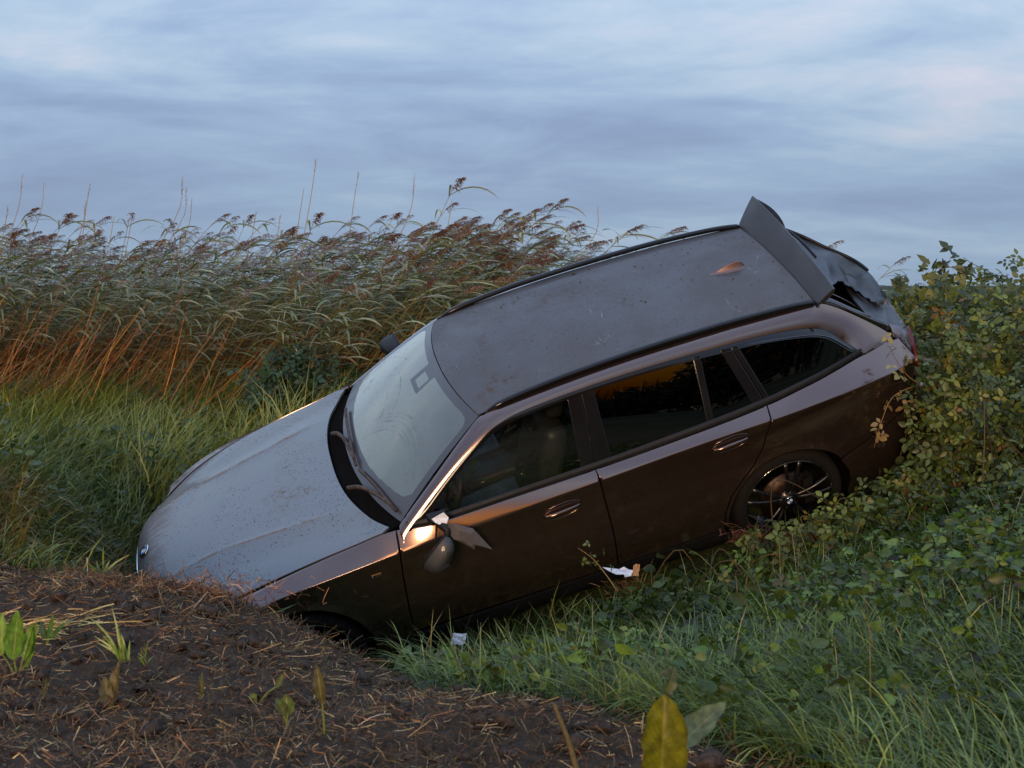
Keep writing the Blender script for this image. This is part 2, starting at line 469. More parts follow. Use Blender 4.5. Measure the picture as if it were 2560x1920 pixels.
# ---------------------------------------------------------------- body surfaces (x back, -y near side, z up)
WMAX = pchip([-.84, -.78, -.70, -.58, -.45, -.3, -.1, .2, .6, 1.2, 2.0, 2.5, 2.85, 3.2, 3.45, 3.6, 3.75, 3.86],
             [.42, .58, .68, .765, .82, .855, .88, .889, .893, .902, .905, .908, .914, .902, .87, .83, .755, .62])
ZC = pchip([-.8, -.4, -.2, 0, .3, .65, 1.04, 1.76, 2.76, 3.2, 3.8], [.62, .745, .79, .815, .838, .862, .878, .914, .950, .955, .94])
ZB = pchip([-.8, -.6, -.4, -.2, 0, .25, .444, .65, .9, 1.35, 1.79, 2.4, 2.8, 3.08, 3.4, 3.8],
           [.655, .71, .775, .828, .872, .912, .938, .965, .955, .962, .966, .985, 1.002, 1.028, 1.045, 1.03])
WB = pchip([-.8, -.6, -.4, -.2, 0, .25, .444, .65, .9, 1.35, 1.79, 2.4, 2.8, 3.08, 3.25, 3.43, 3.7, 3.85],
           [.46, .60, .70, .745, .765, .775, .785, .80, .845, .85, .85, .848, .832, .81, .775, .72, .64, .52])
LOWZ = pchip([.12, .16, .20, .26, .32, .38, .44, .52, .62, .72, .80, .90, 1.05],
             [-.12, -.075, -.052, -.042, -.036, -.022, -.010, -.002, -.002, -.010, -.010, 0.0, .012])
def softmin(a, b, k):
    return -k*np.logaddexp(-a/k, -b/k)
def W(x, z):
    x = np.asarray(x, float); z = np.asarray(z, float)
    wm = WMAX(x)
    lower = wm + LOWZ(z)
    # swelling hip over the rear wheel with its own upper edge
    hz = z - (.775 + .10*(x-2.75))
    g = np.exp(-((x-3.08)/.30)**2)
    hip = np.where(hz < 0, np.exp(-(hz/.22)**2), np.exp(-(hz/.040)**2))
    lower = lower + .026*g*hip - .012*g*np.exp(-((hz-.085)/.035)**2)
    # lips round the wheel arches
    for cx in (0.0, 2.851):
        r = np.hypot(x-cx, z-.33)
        lower = lower + .010*np.exp(-((r-.375)/.030)**2)
    zc = ZC(x); zb = ZB(x); wb = WB(x)
    s = (z-zc)/np.maximum(zb-zc, .01)
    upper = wm + .004 + (wb-wm-.004)*s + .006*np.clip(s*(1-s), 0, 1)
    return softmin(lower, upper, .0022)
def side(sgn):
    def f(x, z):
        return np.stack([x, sgn*W(x, z), z], -1)
    return f

HC = pchip([-.86, -.82, -.78, -.74, -.70, -.6, -.4, -.2, 0, .25, .5, .65], [.62, .69, .745, .785, .81, .845, .883, .908, .930, .960, .987, 1.0])
HE_Z, HE_W = ZB, WB
def hood_z(x, y):
    a = np.abs(y); w = HE_W(x); ze = HE_Z(x); zc = HC(x)
    r = np.clip(a/w, 0, 1.2)
    yc = .40 + .10*np.clip((x+.1)/.6, -0.3, 1)         # crease line
    base = ze + (zc-ze)*(1-r**2.6)
    ridge = .009*np.exp(-np.abs(a-yc)/.035)*np.clip((x+.75)/.3, 0, 1)*np.clip((.5-x)/.3, 0, 1)
    dish = -.010*np.exp(-((a-yc-.14)/.09)**2)*np.clip((x+.7)/.3, 0, 1)
    return base + ridge + dish
def hoodf(x, y):
    return np.stack([x, y, hood_z(x, y)], -1)

RC = pchip([1.10, 1.20, 1.35, 1.6, 1.9, 2.3, 2.7, 3.0, 3.26], [1.362, 1.387, 1.407, 1.425, 1.432, 1.428, 1.417, 1.402, 1.385])
RE = pchip([1.10, 1.28, 1.45, 1.88, 2.27, 2.69, 3.1, 3.26], [1.315, 1.346, 1.370, 1.396, 1.400, 1.390, 1.362, 1.345])
RW = pchip([1.10, 1.28, 1.45, 1.88, 2.27, 2.69, 3.1, 3.26], [.58, .577, .572, .565, .56, .555, .547, .542])
def rooff(x, y):
    r = np.clip(np.abs(y)/RW(x), 0, 1.3)
    z = RE(x) + (RC(x)-RE(x))*(1-r**2.4)
    return np.stack([x, y, z], -1)

def in_poly(px, py, poly):
    poly = np.asarray(poly); n = len(poly); inside = np.zeros(len(px), bool); j = n-1
    for i in range(n):
        xi, yi = poly[i]; xj, yj = poly[j]
        c = ((yi > py) != (yj > py)) & (px < (xj-xi)*(py-yi)/(yj-yi+1e-15)+xi)
        inside ^= c; j = i
    return inside

def resample(poly, step):
    poly = [np.array(p, float) for p in poly]; out = []
    for i in range(len(poly)):
        a = poly[i]; b = poly[(i+1) % len(poly)]
        n = max(1, int(math.ceil(np.linalg.norm(b-a)/step)))
        for k in range(n): out.append(a+(b-a)*k/n)
    return np.array(out)

def offset_poly(P, d):
    a = np.roll(P, 1, 0); b = np.roll(P, -1, 0)
    t = b-a; t /= np.linalg.norm(t, axis=1)[:, None]+1e-12
    nrm = np.stack([-t[:, 1], t[:, 0]], 1)
    area = 0.5*np.sum(P[:, 0]*np.roll(P[:, 1], -1)-np.roll(P[:, 0], -1)*P[:, 1])
    return P + nrm*d*(1 if area > 0 else -1), nrm*(1 if area > 0 else -1)

def panel(name, poly, fn, mat, parent, step=.03, flange=.014, out_hint=None, inset=.0045, roll=.7, gap=0.0, colfn=None, off=0.0, feat=None):
    """Cut a panel with the given outline out of the surface fn(a,b); a folded edge runs round it."""
    B = resample(poly, step)
    if gap: B, _ = offset_poly(B, gap)
    I, inn = offset_poly(B, inset)
    lo = B.min(0); hi = B.max(0)
    ga, gb = np.meshgrid(np.arange(lo[0]+step/2, hi[0], step), np.arange(lo[1]+step/2, hi[1], step))
    G = np.stack([ga.ravel(), gb.ravel()], 1)
    G = G[in_poly(G[:, 0], G[:, 1], I)]
    if feat is not None:   # rows of points along creases; clear the loose grid near them
        K = feat[in_poly(feat[:, 0], feat[:, 1], I)]
        if len(K) and len(G):
            dm = np.min(np.hypot(G[:, None, 0]-K[None, :, 0], G[:, None, 1]-K[None, :, 1]), 1)
            G = G[dm > step*.5]
        G = np.vstack([G, K])
    if len(G):   # keep interior points away from the edge
        dmin = np.full(len(G), 9.0)
        for k in range(0, len(I)):
            dmin = np.minimum(dmin, np.hypot(G[:, 0]-I[k, 0], G[:, 1]-I[k, 1]))
        G = G[dmin > step*(.45 if feat is None else .16)]
    nb = len(B)
    pts = np.vstack([B, I, G])
    edges = [(i, (i+1) % nb) for i in range(nb)] + [(nb+i, nb+(i+1) % nb) for i in range(nb)]
    vc, _, fc, ov, _, _ = delaunay_2d_cdt([Vector(p) for p in pts], edges, [], 0, 1e-7)
    V2 = np.array([tuple(v) for v in vc])
    F = np.array([f for f in fc if len(f) == 3])
    cen = V2[F].mean(1)
    F = F[in_poly(cen[:, 0], cen[:, 1], B)]
    P = fn(V2[:, 0], V2[:, 1]); h = 1e-3
    du = (fn(V2[:, 0]+h, V2[:, 1])-fn(V2[:, 0]-h, V2[:, 1])); dv = (fn(V2[:, 0], V2[:, 1]+h)-fn(V2[:, 0], V2[:, 1]-h))
    N = np.cross(du, dv); N /= np.linalg.norm(N, axis=1)[:, None]+1e-12
    if out_hint is None: out_hint = np.array([0, 0, 1.0])
    if np.sum(N @ np.array(out_hint)) < 0: N = -N
    P = P + N*off
    # map original boundary verts
    inv = {}
    for newi, olds in enumerate(ov):
        for oi in olds: inv[oi] = newi
    bidx = np.array([inv[i] for i in range(nb)])
    # triangle orientation
    fn_ = np.cross(P[F[:, 1]]-P[F[:, 0]], P[F[:, 2]]-P[F[:, 0]])
    flip = np.sum(fn_*N[F[:, 0]], 1) < 0
    F[flip] = F[flip][:, ::-1]
    out3 = P[bidx]-P[np.array([inv[nb+i] for i in range(nb)])]
    out3 /= np.linalg.norm(out3, axis=1)[:, None]+1e-9
    NN = N.copy()
    NN[bidx] = N[bidx]+roll*out3; NN /= np.linalg.norm(NN, axis=1)[:, None]
    n0 = len(P)
    R1 = P[bidx]; R2 = P[bidx]-N[bidx]*flange
    V = np.vstack([P, R1, R2]); NNN = np.vstack([NN, out3, out3])
    q = []
    for i in range(nb):
        j = (i+1) % nb
        q.append((n0+i, n0+j, n0+nb+j, n0+nb+i))
    q = np.array(q)
    fq = np.cross(V[q[:, 1]]-V[q[:, 0]], V[q[:, 3]]-V[q[:, 0]])
    fl = np.sum(fq*out3, 1) < 0
    q[fl] = q[fl][:, ::-1]
    cols = None
    if colfn is not None:
        c2 = colfn(V2[:, 0], V2[:, 1]); cols = np.vstack([c2, c2[bidx], c2[bidx]])
    me = np_mesh(name, V, [F, q], mat, True, NNN, cols)
    return link(name, me, parent)

def arc(cx, cz, r, a0, a1, n=18):
    return [(cx+r*math.cos(R(a)), cz+r*math.sin(R(a))) for a in np.linspace(a0, a1, n)]

def strip_mesh(name, A, B, mat, parent, nv=6, bulge=0.0, bdir=None, thick=.012, closed=False, off=0.0):
    """surface lofted between two 3-D curves, bulged along its normal, with a thin back."""
    A = np.asarray(A, float); B = np.asarray(B, float); n = len(A)
    v = np.linspace(0, 1, nv)
    S = A[:, None]*(1-v)[None, :, None]+B[:, None]*v[None, :, None]
    du = np.gradient(S, axis=0); dv = np.gradient(S, axis=1)
    N = np.cross(du, dv); N /= np.linalg.norm(N, axis=2)[..., None]+1e-12
    if bdir is not None:
        sg = np.sign(np.sum(N*np.asarray(bdir)))
        N = N*sg
    else: sg = 1
    S = S+N*(bulge*4*v*(1-v))[None, :, None]+N*off
    du = np.gradient(S, axis=0); dv = np.gradient(S, axis=1)
    N = np.cross(du, dv)*sg; N /= np.linalg.norm(N, axis=2)[..., None]+1e-12
    idx = np.arange(n*nv).reshape(n, nv)
    q = np.stack([idx[:-1, :-1], idx[1:, :-1], idx[1:, 1:], idx[:-1, 1:]], -1).reshape(-1, 4)
    if sg < 0: q = q[:, ::-1]
    # rim flange
    ring = np.concatenate([idx[:, 0], idx[-1, 1:], idx[::-1, -1][1:], idx[0, ::-1][1:-1]])
    P = S.reshape(-1, 3); Nn = N.reshape(-1, 3); m = len(P)
    cen = None
    R1 = P[ring]; R2 = R1-Nn[ring]*thick
    nr = len(ring)
    tang = np.roll(R1, -1, 0)-np.roll(R1, 1, 0)
    outd = np.cross(tang, Nn[ring])*sg; outd /= np.linalg.norm(outd, axis=1)[:, None]+1e-12
    fl = []
    for i in range(nr):
        j = (i+1) % nr
        fl.append((m+i, m+nr+i, m+nr+j, m+j) if sg > 0 else (m+i, m+j, m+nr+j, m+nr+i))
    V = np.vstack([P, R1, R2]); NN = np.vstack([Nn, outd, outd])
    me = np_mesh(name, V, [q, np.array(fl)], mat, True, NN)
    return link(name, me, parent)

# outlines in (x, z)
FD_front = [(.672, .958), (.655, .87), (.632, .70), (.612, .50), (.60, .30)]            # fender / front door joint
FD_rear = [(1.790, .962), (1.800, .75), (1.805, .50), (1.800, .285)]                       # front door / rear door joint
RD_rear = [(2.800, .998), (2.775, .91), (2.725, .79), (2.66, .69), (2.585, .625), (2.50, .53), (2.455, .42), (2.445, .285)]
def belt(x0, x1, n, d=0.0):
    return [(x, float(ZB(x))+d) for x in np.linspace(x0, x1, n)]
ARCH = .378
fender_poly = belt(-.60, .672, 30) + FD_front[1:] + [(.598, .215), (.42, .215)] + arc(0, .33, ARCH, -15, 170, 30) + [(-.43, .50), (-.52, .60)]
front_door_poly = belt(.672, 1.79, 16) + FD_rear[1:] + FD_front[::-1][:-1]
rear_door_poly = belt(1.79, 2.80, 14) + RD_rear[1:] + FD_rear[::-1][:-1]
quarter_poly = belt(2.80, 3.42, 12) + [(3.50, 1.055), (3.68, 1.03), (3.72, .95), (3.70, .80), (3.60, .66), (3.36, .59), (3.16, .54)] + arc(2.851, .33, ARCH, 33, 180, 26)[1:] + [(2.449, .30)] + RD_rear[::-1][1:-1]
sill_poly = [(.40, .205), (.602, .205), (.602, .276), (2.445, .276), (2.47, .23), (2.44, .150), (.42, .150)]
bumper_poly = [(3.165, .525), (3.36, .578), (3.60, .648), (3.70, .68), (3.80, .70), (3.84, .50), (3.80, .28), (3.60, .20), (3.30, .19), (3.20, .25), (3.225, .33), (3.215, .42)]

_fx = np.arange(-.7, 3.8, .016)
SIDE_FEAT = np.concatenate([np.stack([_fx, ZC(_fx)+d], 1) for d in (-.024, -.012, -.005, 0.0, .005, .012, .024)])
for sgn in (-1, 1):
    f = side(sgn); oh = (0, sgn, 0)
    panel('fender', fender_poly, f, M['paint'], car, .028, out_hint=oh, gap=.0038, feat=SIDE_FEAT)
    fd = panel('front_door', front_door_poly, f, M['paint'], car, .028, out_hint=oh, gap=.0038, feat=SIDE_FEAT)
    rd = panel('rear_door', rear_door_poly, f, M['paint'], car, .028, out_hint=oh, gap=.0038, feat=SIDE_FEAT)
    panel('quarter_panel', quarter_poly, f, M['paint'], car, .028, out_hint=oh, gap=.0038, feat=SIDE_FEAT)
    panel('sill', sill_poly, f, M['plastic'], car, .04, out_hint=oh, gap=.002)
    panel('bumper_side', bumper_poly, f, M['paint'], car, .035, out_hint=oh, gap=.002)
    # dark inner walls close the joints
    inner = [(-.55, .64)] + belt(-.5, 3.6, 40, -.03) + [(3.70, .30), (3.30, .22)] + arc(2.851, .33, .385, -15, 195, 20) + [(2.40, .20), (.45, .20)] + arc(0, .33, .385, -15, 190, 20) + [(-.48, .45)]
    panel('inner_wall', inner, lambda x, z, s=sgn: np.stack([x, s*(W(x, z)-.035), z], -1), M['inner'], car, .08, flange=.004, out_hint=oh)
    # wheel houses
    for cx in (0.0, 2.851):
        a = np.linspace(R(-25), R(205), 24)
        A = np.stack([cx+.385*np.cos(a), np.full(24, sgn*.845), .33+.385*np.sin(a)], 1)
        B = A.copy(); B[:, 1] = sgn*.52
        strip_mesh('wheel_house', A, B, M['inner'], car, 3, bdir=None, thick=.003)
    # handles: recess cup and bar
    for nm, dpar, x0, z0 in (('front', fd, 1.556, .808), ('rear', rd, 2.540, .884)):
        ang = .075
        t = np.linspace(0, 2*math.pi, 40, endpoint=False)
        ca, sa = math.cos(ang), math.sin(ang)
        ex = .112*np.sign(np.cos(t))*np.abs(np.cos(t))**.9; ez = .046*np.sin(t)
        outl = [(x0+a*ca-b*sa, z0+a*sa+b*ca) for a, b in zip(ex, ez)]
        def cup(x, z, s=sgn, x0=x0, z0=z0, ca=ca, sa=sa):
            a = ((x-x0)*ca+(z-z0)*sa)/.112; b = (-(x-x0)*sa+(z-z0)*ca)/.046
            d = .0035-.030*np.clip(1-(a*a+b*b), 0, 1)**.7
            return np.stack([x, s*(W(x, z)+d), z], -1)
        cupo = panel('handle_recess', outl, cup, M['trim'], dpar, .012, flange=.004, out_hint=oh, inset=.003, roll=.5)
        L = np.linspace(-1, 1, 22)
        hx = x0+.106*L*ca; hz_ = z0-.004+.106*L*sa
        hw = W(hx, hz_)+.002+.014*(1-np.abs(L)**4)
        path = np.stack([hx, sgn*hw, hz_], 1)
        v, fc = tube(path, .0125*(1-.75*np.abs(L)**3)+.001, 10)
        v[:, 2] = path.repeat(10, 0)[:, 2]+(v[:, 2]-path.repeat(10, 0)[:, 2])*1.1
        link('door_handle', np_mesh('door_handle', v, fc, M['paint']), dpar)
        v, fc = tube(np.stack([x0+ex*1.0*ca-ez*sa, sgn*(W(x0+ex*ca-ez*sa, z0+ex*sa+ez*ca)+.003), z0+ex*sa+ez*ca], 1), .0022, 6, closed=True)
        link('handle_rim', np_mesh('handle_rim', v, fc, M['paint']), dpar)

# ---------------------------------------------------------------- hood
def hood_rear(y):
    a = np.abs(y)
    return .445+.20*(a/.765)**2.6
ys = np.linspace(-.765, .765, 41)
hood_poly = [(float(hood_rear(y)), float(y)) for y in ys]
xs_ = np.linspace(.640, -.62, 30)[1:]
far_edge = [(float(x), float(HE_W(x))-.003) for x in xs_]
hood_poly = hood_poly + far_edge
fy = np.linspace(float(HE_W(-.62)), -float(HE_W(-.62)), 24)[1:-1]
hood_poly += [(float(-.62-.185*(1-(abs(y)/.60)**2.2)), float(y)) for y in fy]
hood_poly += [(x, -w) for x, w in far_edge[::-1]]
_hx = np.arange(-.8, .5, .02); _hy = .40+.10*np.clip((_hx+.1)/.6, -0.3, 1)
HF = np.concatenate([np.stack([_hx, s*(_hy+d)], 1) for s in (-1, 1) for d in (-.05, -.025, -.01, 0, .01, .025, .05)])
hood = panel('hood', hood_poly, hoodf, M['hood_paint'], car, .03, out_hint=(0, 0, 1), gap=.003, feat=HF)

# nose: upper fascia, bumper skin, grille, lamps
def nose_x(y, z):
    a = np.abs(y)
    return -.795-.035*np.exp(-((z-.52)/.16)**2)+.30*np.clip(a/.80, 0, 1.2)**2.8+.25*np.clip(z-.60, 0, 1)**1.4
def nosef(y, z): return np.stack([nose_x(y, z), y, z], -1)
nose_poly = [(-.76, .60), (-.60, .665), (-.40, .665), (0, .69), (.40, .665), (.60, .665), (.76, .60), (.80, .45), (.74, .20), (.4, .16), (-.4, .16), (-.74, .20), (-.80, .45)]
nb_ = panel('front_bumper', nose_poly, nosef, M['paint'], car, .04, out_hint=(-1, 0, 0))
for sgn in (-1, 1):
    kp = [(sgn*.03, .64), (sgn*.30, .655), (sgn*.335, .60), (sgn*.30, .47), (sgn*.06, .46), (sgn*.03, .50)]
    g = panel('kidney_grille', kp, nosef, M['trim'], car, .03, out_hint=(-1, 0, 0), off=.012)
    v, fc = tube(np.array([nosef(np.array(a), np.array(b))+np.array([-.014, 0, 0]) for a, b in resample(kp, .03)]), .008, 6, closed=True)
    link('grille_frame', np_mesh('grille_frame', v, fc, M['chrome']), g)
    for k in range(8):
        yy = sgn*(.065+.032*k)
        p0 = nosef(np.array(yy), np.array(.48))+np.array([-.016, 0, 0]); p1 = nosef(np.array(yy), np.array(.64))+np.array([-.016, 0, 0])
        v, fc = tube([p0, p1], .004, 5); link('grille_bar', np_mesh('grille_bar', v, fc, M['plastic']), g)
    hp = [(sgn*.38, .655), (sgn*.62, .655), (sgn*.74, .60), (sgn*.70, .55), (sgn*.45, .545), (sgn*.38, .58)]
    panel('headlight', hp, nosef, M['lamp_clear'], car, .03, out_hint=(-1, 0, 0), off=.010)
ip = [(-.42, .36), (.42, .36), (.36, .24), (-.36, .24)]
panel('lower_intake', ip, nosef, M['plastic'], car, .04, out_hint=(-1, 0, 0), off=.008)

# round emblem, in its own frame: normal = +Z
def letter(ch, size, mat, parent, loc, rot, name):
    cu = bpy.data.curves.new('letter', 'FONT'); cu.body = ch; cu.size = size; cu.align_x = 'CENTER'; cu.align_y = 'CENTER'; cu.extrude = size*.02
    tmp = bpy.data.objects.new('tmp', cu); col.objects.link(tmp)
    me = bpy.data.meshes.new_from_object(tmp.evaluated_get(bpy.context.evaluated_depsgraph_get()))
    bpy.data.objects.remove(tmp); me.materials.clear(); me.materials.append(mat)
    return link(name, me, parent, loc, rot)
def make_emblem(rad, parent, name='emblem', letters=True):
    def disc(r0, r1, a0, a1, z, n=12):
        a = np.linspace(a0, a1, n); V = []
        for t in a: V.append((r0*math.cos(t), r0*math.sin(t), z)); V.append((r1*math.cos(t), r1*math.sin(t), z))
        return np.array(V), [(2*i, 2*i+1, 2*i+3, 2*i+2) for i in range(n-1)]
    prof = [(0.0, .0), (rad, .0), (rad, rad*.10), (rad*.93, rad*.15), (0.0, rad*.15)]
    ang = np.arange(40)*2*math.pi/40
    V = np.concatenate([np.stack([r*np.cos(ang), r*np.sin(ang), np.full(40, h)], 1) for r, h in prof])
    F = [(i*40+q, i*40+(q+1) % 40, (i+1)*40+(q+1) % 40, (i+1)*40+q) for i in range(4) for q in range(40)]
    root = link(name, np_mesh(name, V, F, M['chrome']), parent)
    v, f = disc(rad*.60, rad*.92, 0, 2*math.pi, rad*.165, 40); link('emblem_ring', np_mesh('emblem_ring', v, f, M['black'], False), root)
    for k in range(4):
        v, f = disc(0.0, rad*.56, k*math.pi/2, (k+1)*math.pi/2, rad*.17, 8)
        link('emblem_quarter', np_mesh('emblem_quarter', v, f, M['white' if k % 2 == 0 else 'blue'], False), root)
    if letters:
        for ch, a in (('B', 135), ('M', 90), ('W', 45)):
            letter(ch, rad*.42, M['white'], root, (rad*.76*math.cos(R(a)), rad*.76*math.sin(R(a)), rad*.18), (0, 0, R(a-90)), 'emblem_letter')
    return root
def frame_on(o, pos, normal, up):
    n = Vector(normal).normalized(); u = Vector(up); u = (u-n*u.dot(n)).normalized(); r = u.cross(n)
    o.matrix_local = Matrix(((r.x, u.x, n.x, pos[0]), (r.y, u.y, n.y, pos[1]), (r.z, u.z, n.z, pos[2]), (0, 0, 0, 1)))
e_x = -.735
hz0 = float(hood_z(np.array(e_x), np.array(0.0))); hz1 = float(hood_z(np.array(e_x+.01), np.array(0.0)))
em = make_emblem(.041, car)
frame_on(em, (e_x, 0, hz0+.004), (-(hz1-hz0)/.01, 0, 1), (1, 0, .5))

# ---------------------------------------------------------------- roof, windscreen, side frames
def roof_front(y): return 1.19+.088*(np.abs(y)/.577)**2.2
rp = [(float(roof_front(y)), float(y)) for y in np.linspace(.572, -.572, 25)]
rp += [(float(x), -float(RW(x))) for x in np.linspace(1.33, 3.25, 26)]
rp += [(3.262, float(y)) for y in np.linspace(-.53, .53, 12)]
rp += [(float(x), float(RW(x))) for x in np.linspace(3.25, 1.33, 26)]
roof = panel('roof', rp, rooff, M['roof_paint'], car, .04, out_hint=(0, 0, 1), gap=.003)

def ws_base(y):
    a = np.abs(y)/.772
    return np.stack([.545+.166*a**2.2, y, 1.005-.024*a**2], -1)
def ws_top(y):
    a = np.abs(y)/.577
    return np.stack([1.188+.092*a**2.2, y, 1.386-.042*a**2.2], -1)
def wsf(u, v):
    """u -1..1 across, v 0..1 up"""
    b = ws_base(u*.772); t = ws_top(u*.577)
    p = b*(1-v)[..., None]+t*v[..., None]
    bul = .028*4*v*(1-v)*.5+.0*u
    p = p+np.stack([-bul*.5, 0*bul, bul*.85], -1)
    return p
def ws_col(u, v):
    # R: ceramic print along the edges and behind the inner mirror; G: wiper arcs
    p = wsf(u, v)
    ex = (1-np.abs(u))*.66; ey0 = v*.62; ey1 = (1-v)*.62
    rr = .0
    fr = (ex < .035) | (ey1 < .045) | (ey0 < .075+.03*np.abs(u)**2)
    # rounded corners
    cx = np.clip(.105-ex, 0, 1); cy = np.clip(.115-ey1, 0, 1); cy0 = np.clip(.165-ey0, 0, 1)
    fr |= (np.hypot(cx, cy) > .07) & (cx > 0) & (cy > 0)
    fr |= (np.hypot(cx, cy0) > .07) & (cx > 0) & (cy0 > 0)
    dm = (np.abs(u*.6) < .085+.05*(v > .93)) & (v > .74)
    hole = (np.abs(u*.6+.01) < .05) & (np.abs(v-.83) < .055)
    fr |= dm & ~hole
    yy = u*.68; vv = v*.62
    g = np.zeros_like(u)
    for (py_, pv, rad, wd, a0, a1) in ((-.30, -.02, .405, .0045, .5, 2.5), (-.30, -.02, .385, .003, .6, 2.2), (-.30, -.02, .36, .0035, .7, 2.6), (-.30, -.02, .33, .0028, .9, 2.3), (-.30, -.02, .31, .0035, .5, 1.9),
                                (.22, -.02, .43, .004, 1.1, 2.4), (.22, -.02, .34, .0028, 1.4, 2.5), (.22, -.02, .50, .003, .6, 1.5), (.05, -.02, .46, .003, .7, 1.2)):
        d = np.abs(np.hypot((yy-py_)*1.0, vv-pv)-rad); an = np.arctan2(vv-pv, yy-py_)
        part = np.clip((an-a0)*4, 0, 1)*np.clip((a1-an)*4, 0, 1)
        g = np.maximum(g, np.exp(-(d/wd)**2)*part)
    return np.stack([fr.astype(float), g, np.zeros_like(u)], 1)
nu, nvv = 190, 125
uu, vv = np.meshgrid(np.linspace(-1, 1, nu), np.linspace(0, 1, nvv), indexing='ij')
uf, vf = uu.ravel(), vv.ravel()
Pw = wsf(uf, vf); h = 1e-3
Nw = np.cross(wsf(uf+h, vf)-wsf(uf-h, vf), wsf(uf, vf+h)-wsf(uf, vf-h)); Nw /= np.linalg.norm(Nw, axis=1)[:, None]
if Nw[:, 2].sum() < 0: Nw = -Nw
idx = np.arange(nu*nvv).reshape(nu, nvv)
q = np.stack([idx[:-1, :-1], idx[1:, :-1], idx[1:, 1:], idx[:-1, 1:]], -1).reshape(-1, 4)
if np.sum(np.cross(Pw[q[:, 1]]-Pw[q[:, 0]], Pw[q[:, 3]]-Pw[q[:, 0]])*Nw[q[:, 0]]) < 0: q = q[:, ::-1]
wsc = link('windscreen', np_mesh('windscreen', Pw, q, M['windscreen'], True, Nw, ws_col(uf, vf)), car)

# side frame: A-pillar, cant rail, D-pillar as one painted ribbon
I_ = [(.690, .905, .862), (.735, .955, .832), (1.02, 1.141, .742), (1.25, 1.27, .684), (1.38, 1.317, .662), (1.53, 1.336, .647), (1.88, 1.349, .640), (2.27, 1.346, .638), (2.69, 1.325, .637), (2.90, 1.308, .635), (3.11, 1.276, .637), (3.23, 1.238, .642), (3.30, 1.186, .650), (3.36, 1.123, .672), (3.43, 1.056, .728), (3.47, 1.040, .722)]
O_ = [(.700, .955, .795), (.716, .982, .774), (.998, 1.170, .677), (1.19, 1.290, .612), (1.292, 1.343, .580), (1.45, 1.369, .576), (1.88, 1.393, .570), (2.27, 1.397, .565), (2.69, 1.387, .560), (2.90, 1.375, .556), (3.14, 1.356, .550), (3.27, 1.338, .546), (3.36, 1.290, .552), (3.47, 1.205, .572), (3.60, 1.095, .612), (3.665, 1.030, .640)]
def curve3(pts, sgn, n=90):
    c = crom([(x, w, z) for x, z, w in pts], n); c[:, 1] *= sgn; return c
DLO_front = [(.735, .955), (1.02, 1.141), (1.25, 1.27), (1.38, 1.317), (1.53, 1.336)]
for sgn in (-1, 1):
    strip_mesh('side_frame', curve3(I_, sgn), curve3(O_, sgn), M['paint'], car, 9, .010, (0, sgn, .3))
    # roof rail
    rc = crom([(1.30, .578, 1.350), (1.45, .577, 1.385), (1.7, .575, 1.408), (1.9, .573, 1.417), (2.27, .568, 1.421), (2.69, .563, 1.411), (3.05, .556, 1.385), (3.22, .550, 1.360), (3.27, .548, 1.343)], 50)
    rc[:, 1] *= sgn
    v, fc = tube(rc, .0165*np.clip(np.minimum(np.linspace(0, 12, 50), np.linspace(12, 0, 50)), .3, 1), 8)
    cc = rc.repeat(8, 0); v[:, 1] = cc[:, 1]+(v[:, 1]-cc[:, 1])*1.15; v[:, 2] = cc[:, 2]+(v[:, 2]-cc[:, 2])*.95
    link('roof_rail', np_mesh('roof_rail', v, fc, M['trim']), car)
    jc = crom([(x, w-.004, z-.006) for x, z, w in O_[4:12]], 40); jc[:, 1] *= sgn
    v, fc = tube(jc, .010, 6); link('roof_seam', np_mesh('roof_seam', v, fc, M['inner']), car)

# side glass surface
def gh(x, z):
    zb = ZB(x); wb = WB(x)
    wt = np.interp(x, [.7, 1.2, 1.5, 2.0, 2.7, 3.1, 3.3, 3.45], [.60, .632, .644, .644, .640, .640, .635, .62])
    s = (z-zb)/(1.345-zb)
    return wb-.008+(wt-wb+.004)*s+.018*s*(1-s)
def ghf(sgn):
    return lambda x, z: np.stack([x, sgn*gh(x, z), z], -1)
top_pts = crom([(.735, .955), (1.02, 1.141), (1.25, 1.27), (1.38, 1.317), (1.53, 1.336), (1.88, 1.349), (2.27, 1.346), (2.69, 1.325), (2.90, 1.308), (3.11, 1.276), (3.23, 1.238), (3.30, 1.186), (3.36, 1.123), (3.43, 1.056)], 120)
zt = lambda x: np.interp(x, top_pts[:, 0], top_pts[:, 1])
def win(x0b, x1b, x0t, x1t, mb=.022, mt=.016):
    """window outline between a front line (x0b at belt, x0t at top) and a rear line"""
    bot = [(x, float(ZB(x))+mb) for x in np.linspace(x0b, x1b, 12)]
    top = [(x, float(zt(x))-mt) for x in np.linspace(x1t, x0t, 16)]
    return bot+top
